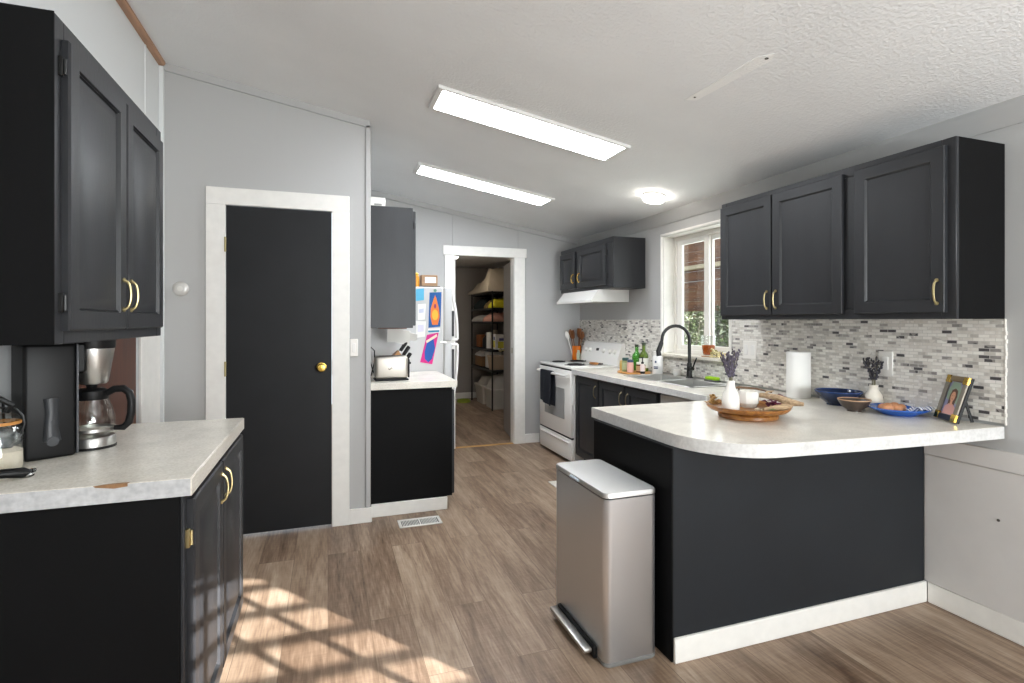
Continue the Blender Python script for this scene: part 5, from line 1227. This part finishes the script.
def hamper(x, y, rz_, w, d_, h, label):
    t_ = T('storage_tote', label, 'storage tote', (x, y, 0), rz=rz_)
    t_.part('tub', loft([(rrect(w * .44, d_ * .44, .03), .002), (rrect(w * .5, d_ * .5, .03), h), (rrect(w * .47, d_ * .47, .03), h), (rrect(w * .41, d_ * .41, .03), .01)]), mat('white_tote', 'cfcac0', .5), local=True)
    t_.part('rim', loft([(rrect(w * .53, d_ * .53, .035), h - .02), (rrect(w * .53, d_ * .53, .035), h + .005), (rrect(w * .46, d_ * .46, .03), h + .005), (rrect(w * .46, d_ * .46, .03), h - .02)]), mat('white_tote_rim', 'd6d1c7', .45), local=True)
hamper(2.53, 7.83, 0, .42, .44, .30, 'white storage tote on the floor at the near end under the shelves')
hamper(2.53, 8.38, 0, .42, .46, .30, 'white storage tote on the floor at the far end under the shelves')
heap('white_laundry_bag', 2.355, 2.705, 7.66, 8.00, .285, lambda u, v: .20, mat('white_cloth', 'cdc7bd', .95, bump=.4, bscale=40), 'white cloth bundle bulging out of the near storage tote', 'cloth', 17, .04, 16, 16)
heap('laundry_bag', 2.355, 2.705, 8.21, 8.55, .285, lambda u, v: .13, mat('cream_cloth', 'c2bbaf', .95, bump=.4, bscale=40), 'cream cloth bundle bulging out of the far storage tote', 'cloth', 19, .04, 16, 16)
single('pet_bowl', MB().lathe([(0, 0), (.10, 0), (.115, .01), (.10, .05), (.09, .05), (.085, .015), (0, .015)], (2.10, 8.50, .001), 24), mat('green_bowl', '8c9a2e', .5), 'olive green bowl on the pantry floor by the wall', 'bowl')

# ================================================================== OUTSIDE
single('lawn', MB().prism([(2.95, 1), (16, 1), (16, 18), (2.95, 18)], 'z', -.62, -.5), mat('dry_grass', '6b6f4a', .95, var=.4, vscale=6), 'dry grass ground outside the sink window', 'ground')['kind'] = 'stuff'
t = T('porch_roof', 'cedar board porch structure seen through the sink window', 'porch', (5.6, 6.4, -.5))
mb = MB()
for k in range(12):
    z = 1.48 + k * .15
    mb.box(5.2, 5.23, 3.6, 9.6, z, z + .145, .004)
t.part('board_siding', mb, 'cedar')
t.part('highlight_streak', MB().box(5.12, 5.2, 3.6, 9.6, 2.10, 2.16, .004), mat('painted_highlight', 'c9b79a', .6), label='painted highlight across the boards')  # bright reflected streak painted as a pale strip
for y in (3.7, 9.5): t.part('post', MB().box(5.24, 5.36, y - .06, y + .06, -.5, 3.2, .004), 'cedar')
t.part('roof_board', MB().box(5.0, 6.6, 3.4, 9.8, 3.28, 3.34, .004), 'cedar')
rg = random.Random(21)
def shrub(x, y, r, h, label, cols, n=3600):
    t_ = T('shrub', label, 'shrub', (x, y, -.49), group='shrubs outside the window')
    mb = MB()
    for k in range(n):
        a_ = rg.uniform(0, 6.28); q = rg.random() ** .5; zz = rg.random()
        rr2 = r * q * (1 - .5 * zz ** 2); c0 = Vector((rr2 * math.cos(a_), rr2 * math.sin(a_), .15 + h * zz))
        d1 = Vector((rg.uniform(-1, 1), rg.uniform(-1, 1), rg.uniform(-.4, .8))).normalized() * rg.uniform(.06, .12); d2 = d1.cross(Vector((rg.uniform(-1, 1), rg.uniform(-1, 1), 1))).normalized() * .016
        mb.add([c0, c0 + d1 * .5 + d2, c0 + d1, c0 + d1 * .5 - d2], [(0, 1, 2, 3)], rg.choice((0, 0, 1, 2)))
    t_.part('foliage', mb, [mat('leaf_' + c, c, .7) for c in cols], local=True)
    mb = MB()
    for k in range(10):
        a_ = rg.uniform(0, 6.28); mb.tube([(0, 0, 0), (r * .4 * math.cos(a_), r * .4 * math.sin(a_), h * .5), (r * .7 * math.cos(a_), r * .7 * math.sin(a_), h * .95)], [.02, .012, .004], 5)
    t_.part('branches', mb, mat('bark_grey', '857c70', .9), local=True)
shrub(5.6, 7.55, .75, 2.0, 'loose grey-green shrub outside the far pane of the sink window', ('6f7a58', 'a9ab9c', '4b5a38'))
shrub(5.4, 5.9, .75, 1.9, 'darker green shrub outside behind the window mullion', ('58683f', '8f9680', '3a4a2c'))
shrub(7.4, 9.2, .9, 2.4, 'tall pale shrub farther back outside the sink window', ('7d8569', 'b7b8ad', '5a6844'))
t = T('wood_fence', 'weathered grey board fence behind the shrubs outside', 'fence', (8.8, 8, -.5))
mb = MB()
for k in range(60):
    y = 3.0 + k * .16; mb.box(8.8, 8.83, y, y + .15, -.49, 2.2, .004)
t.part('boards', mb, wood('weathered_boards', '4c463e', '7d756a', .8, 3, (8, 8, 1)))
t.part('rail', MB().box(8.74, 8.80, 3.0, 12.6, .2, .29, .004), 'cedar'); t.part('rail', MB().box(8.74, 8.80, 3.0, 12.6, 1.6, 1.69, .004), 'cedar')
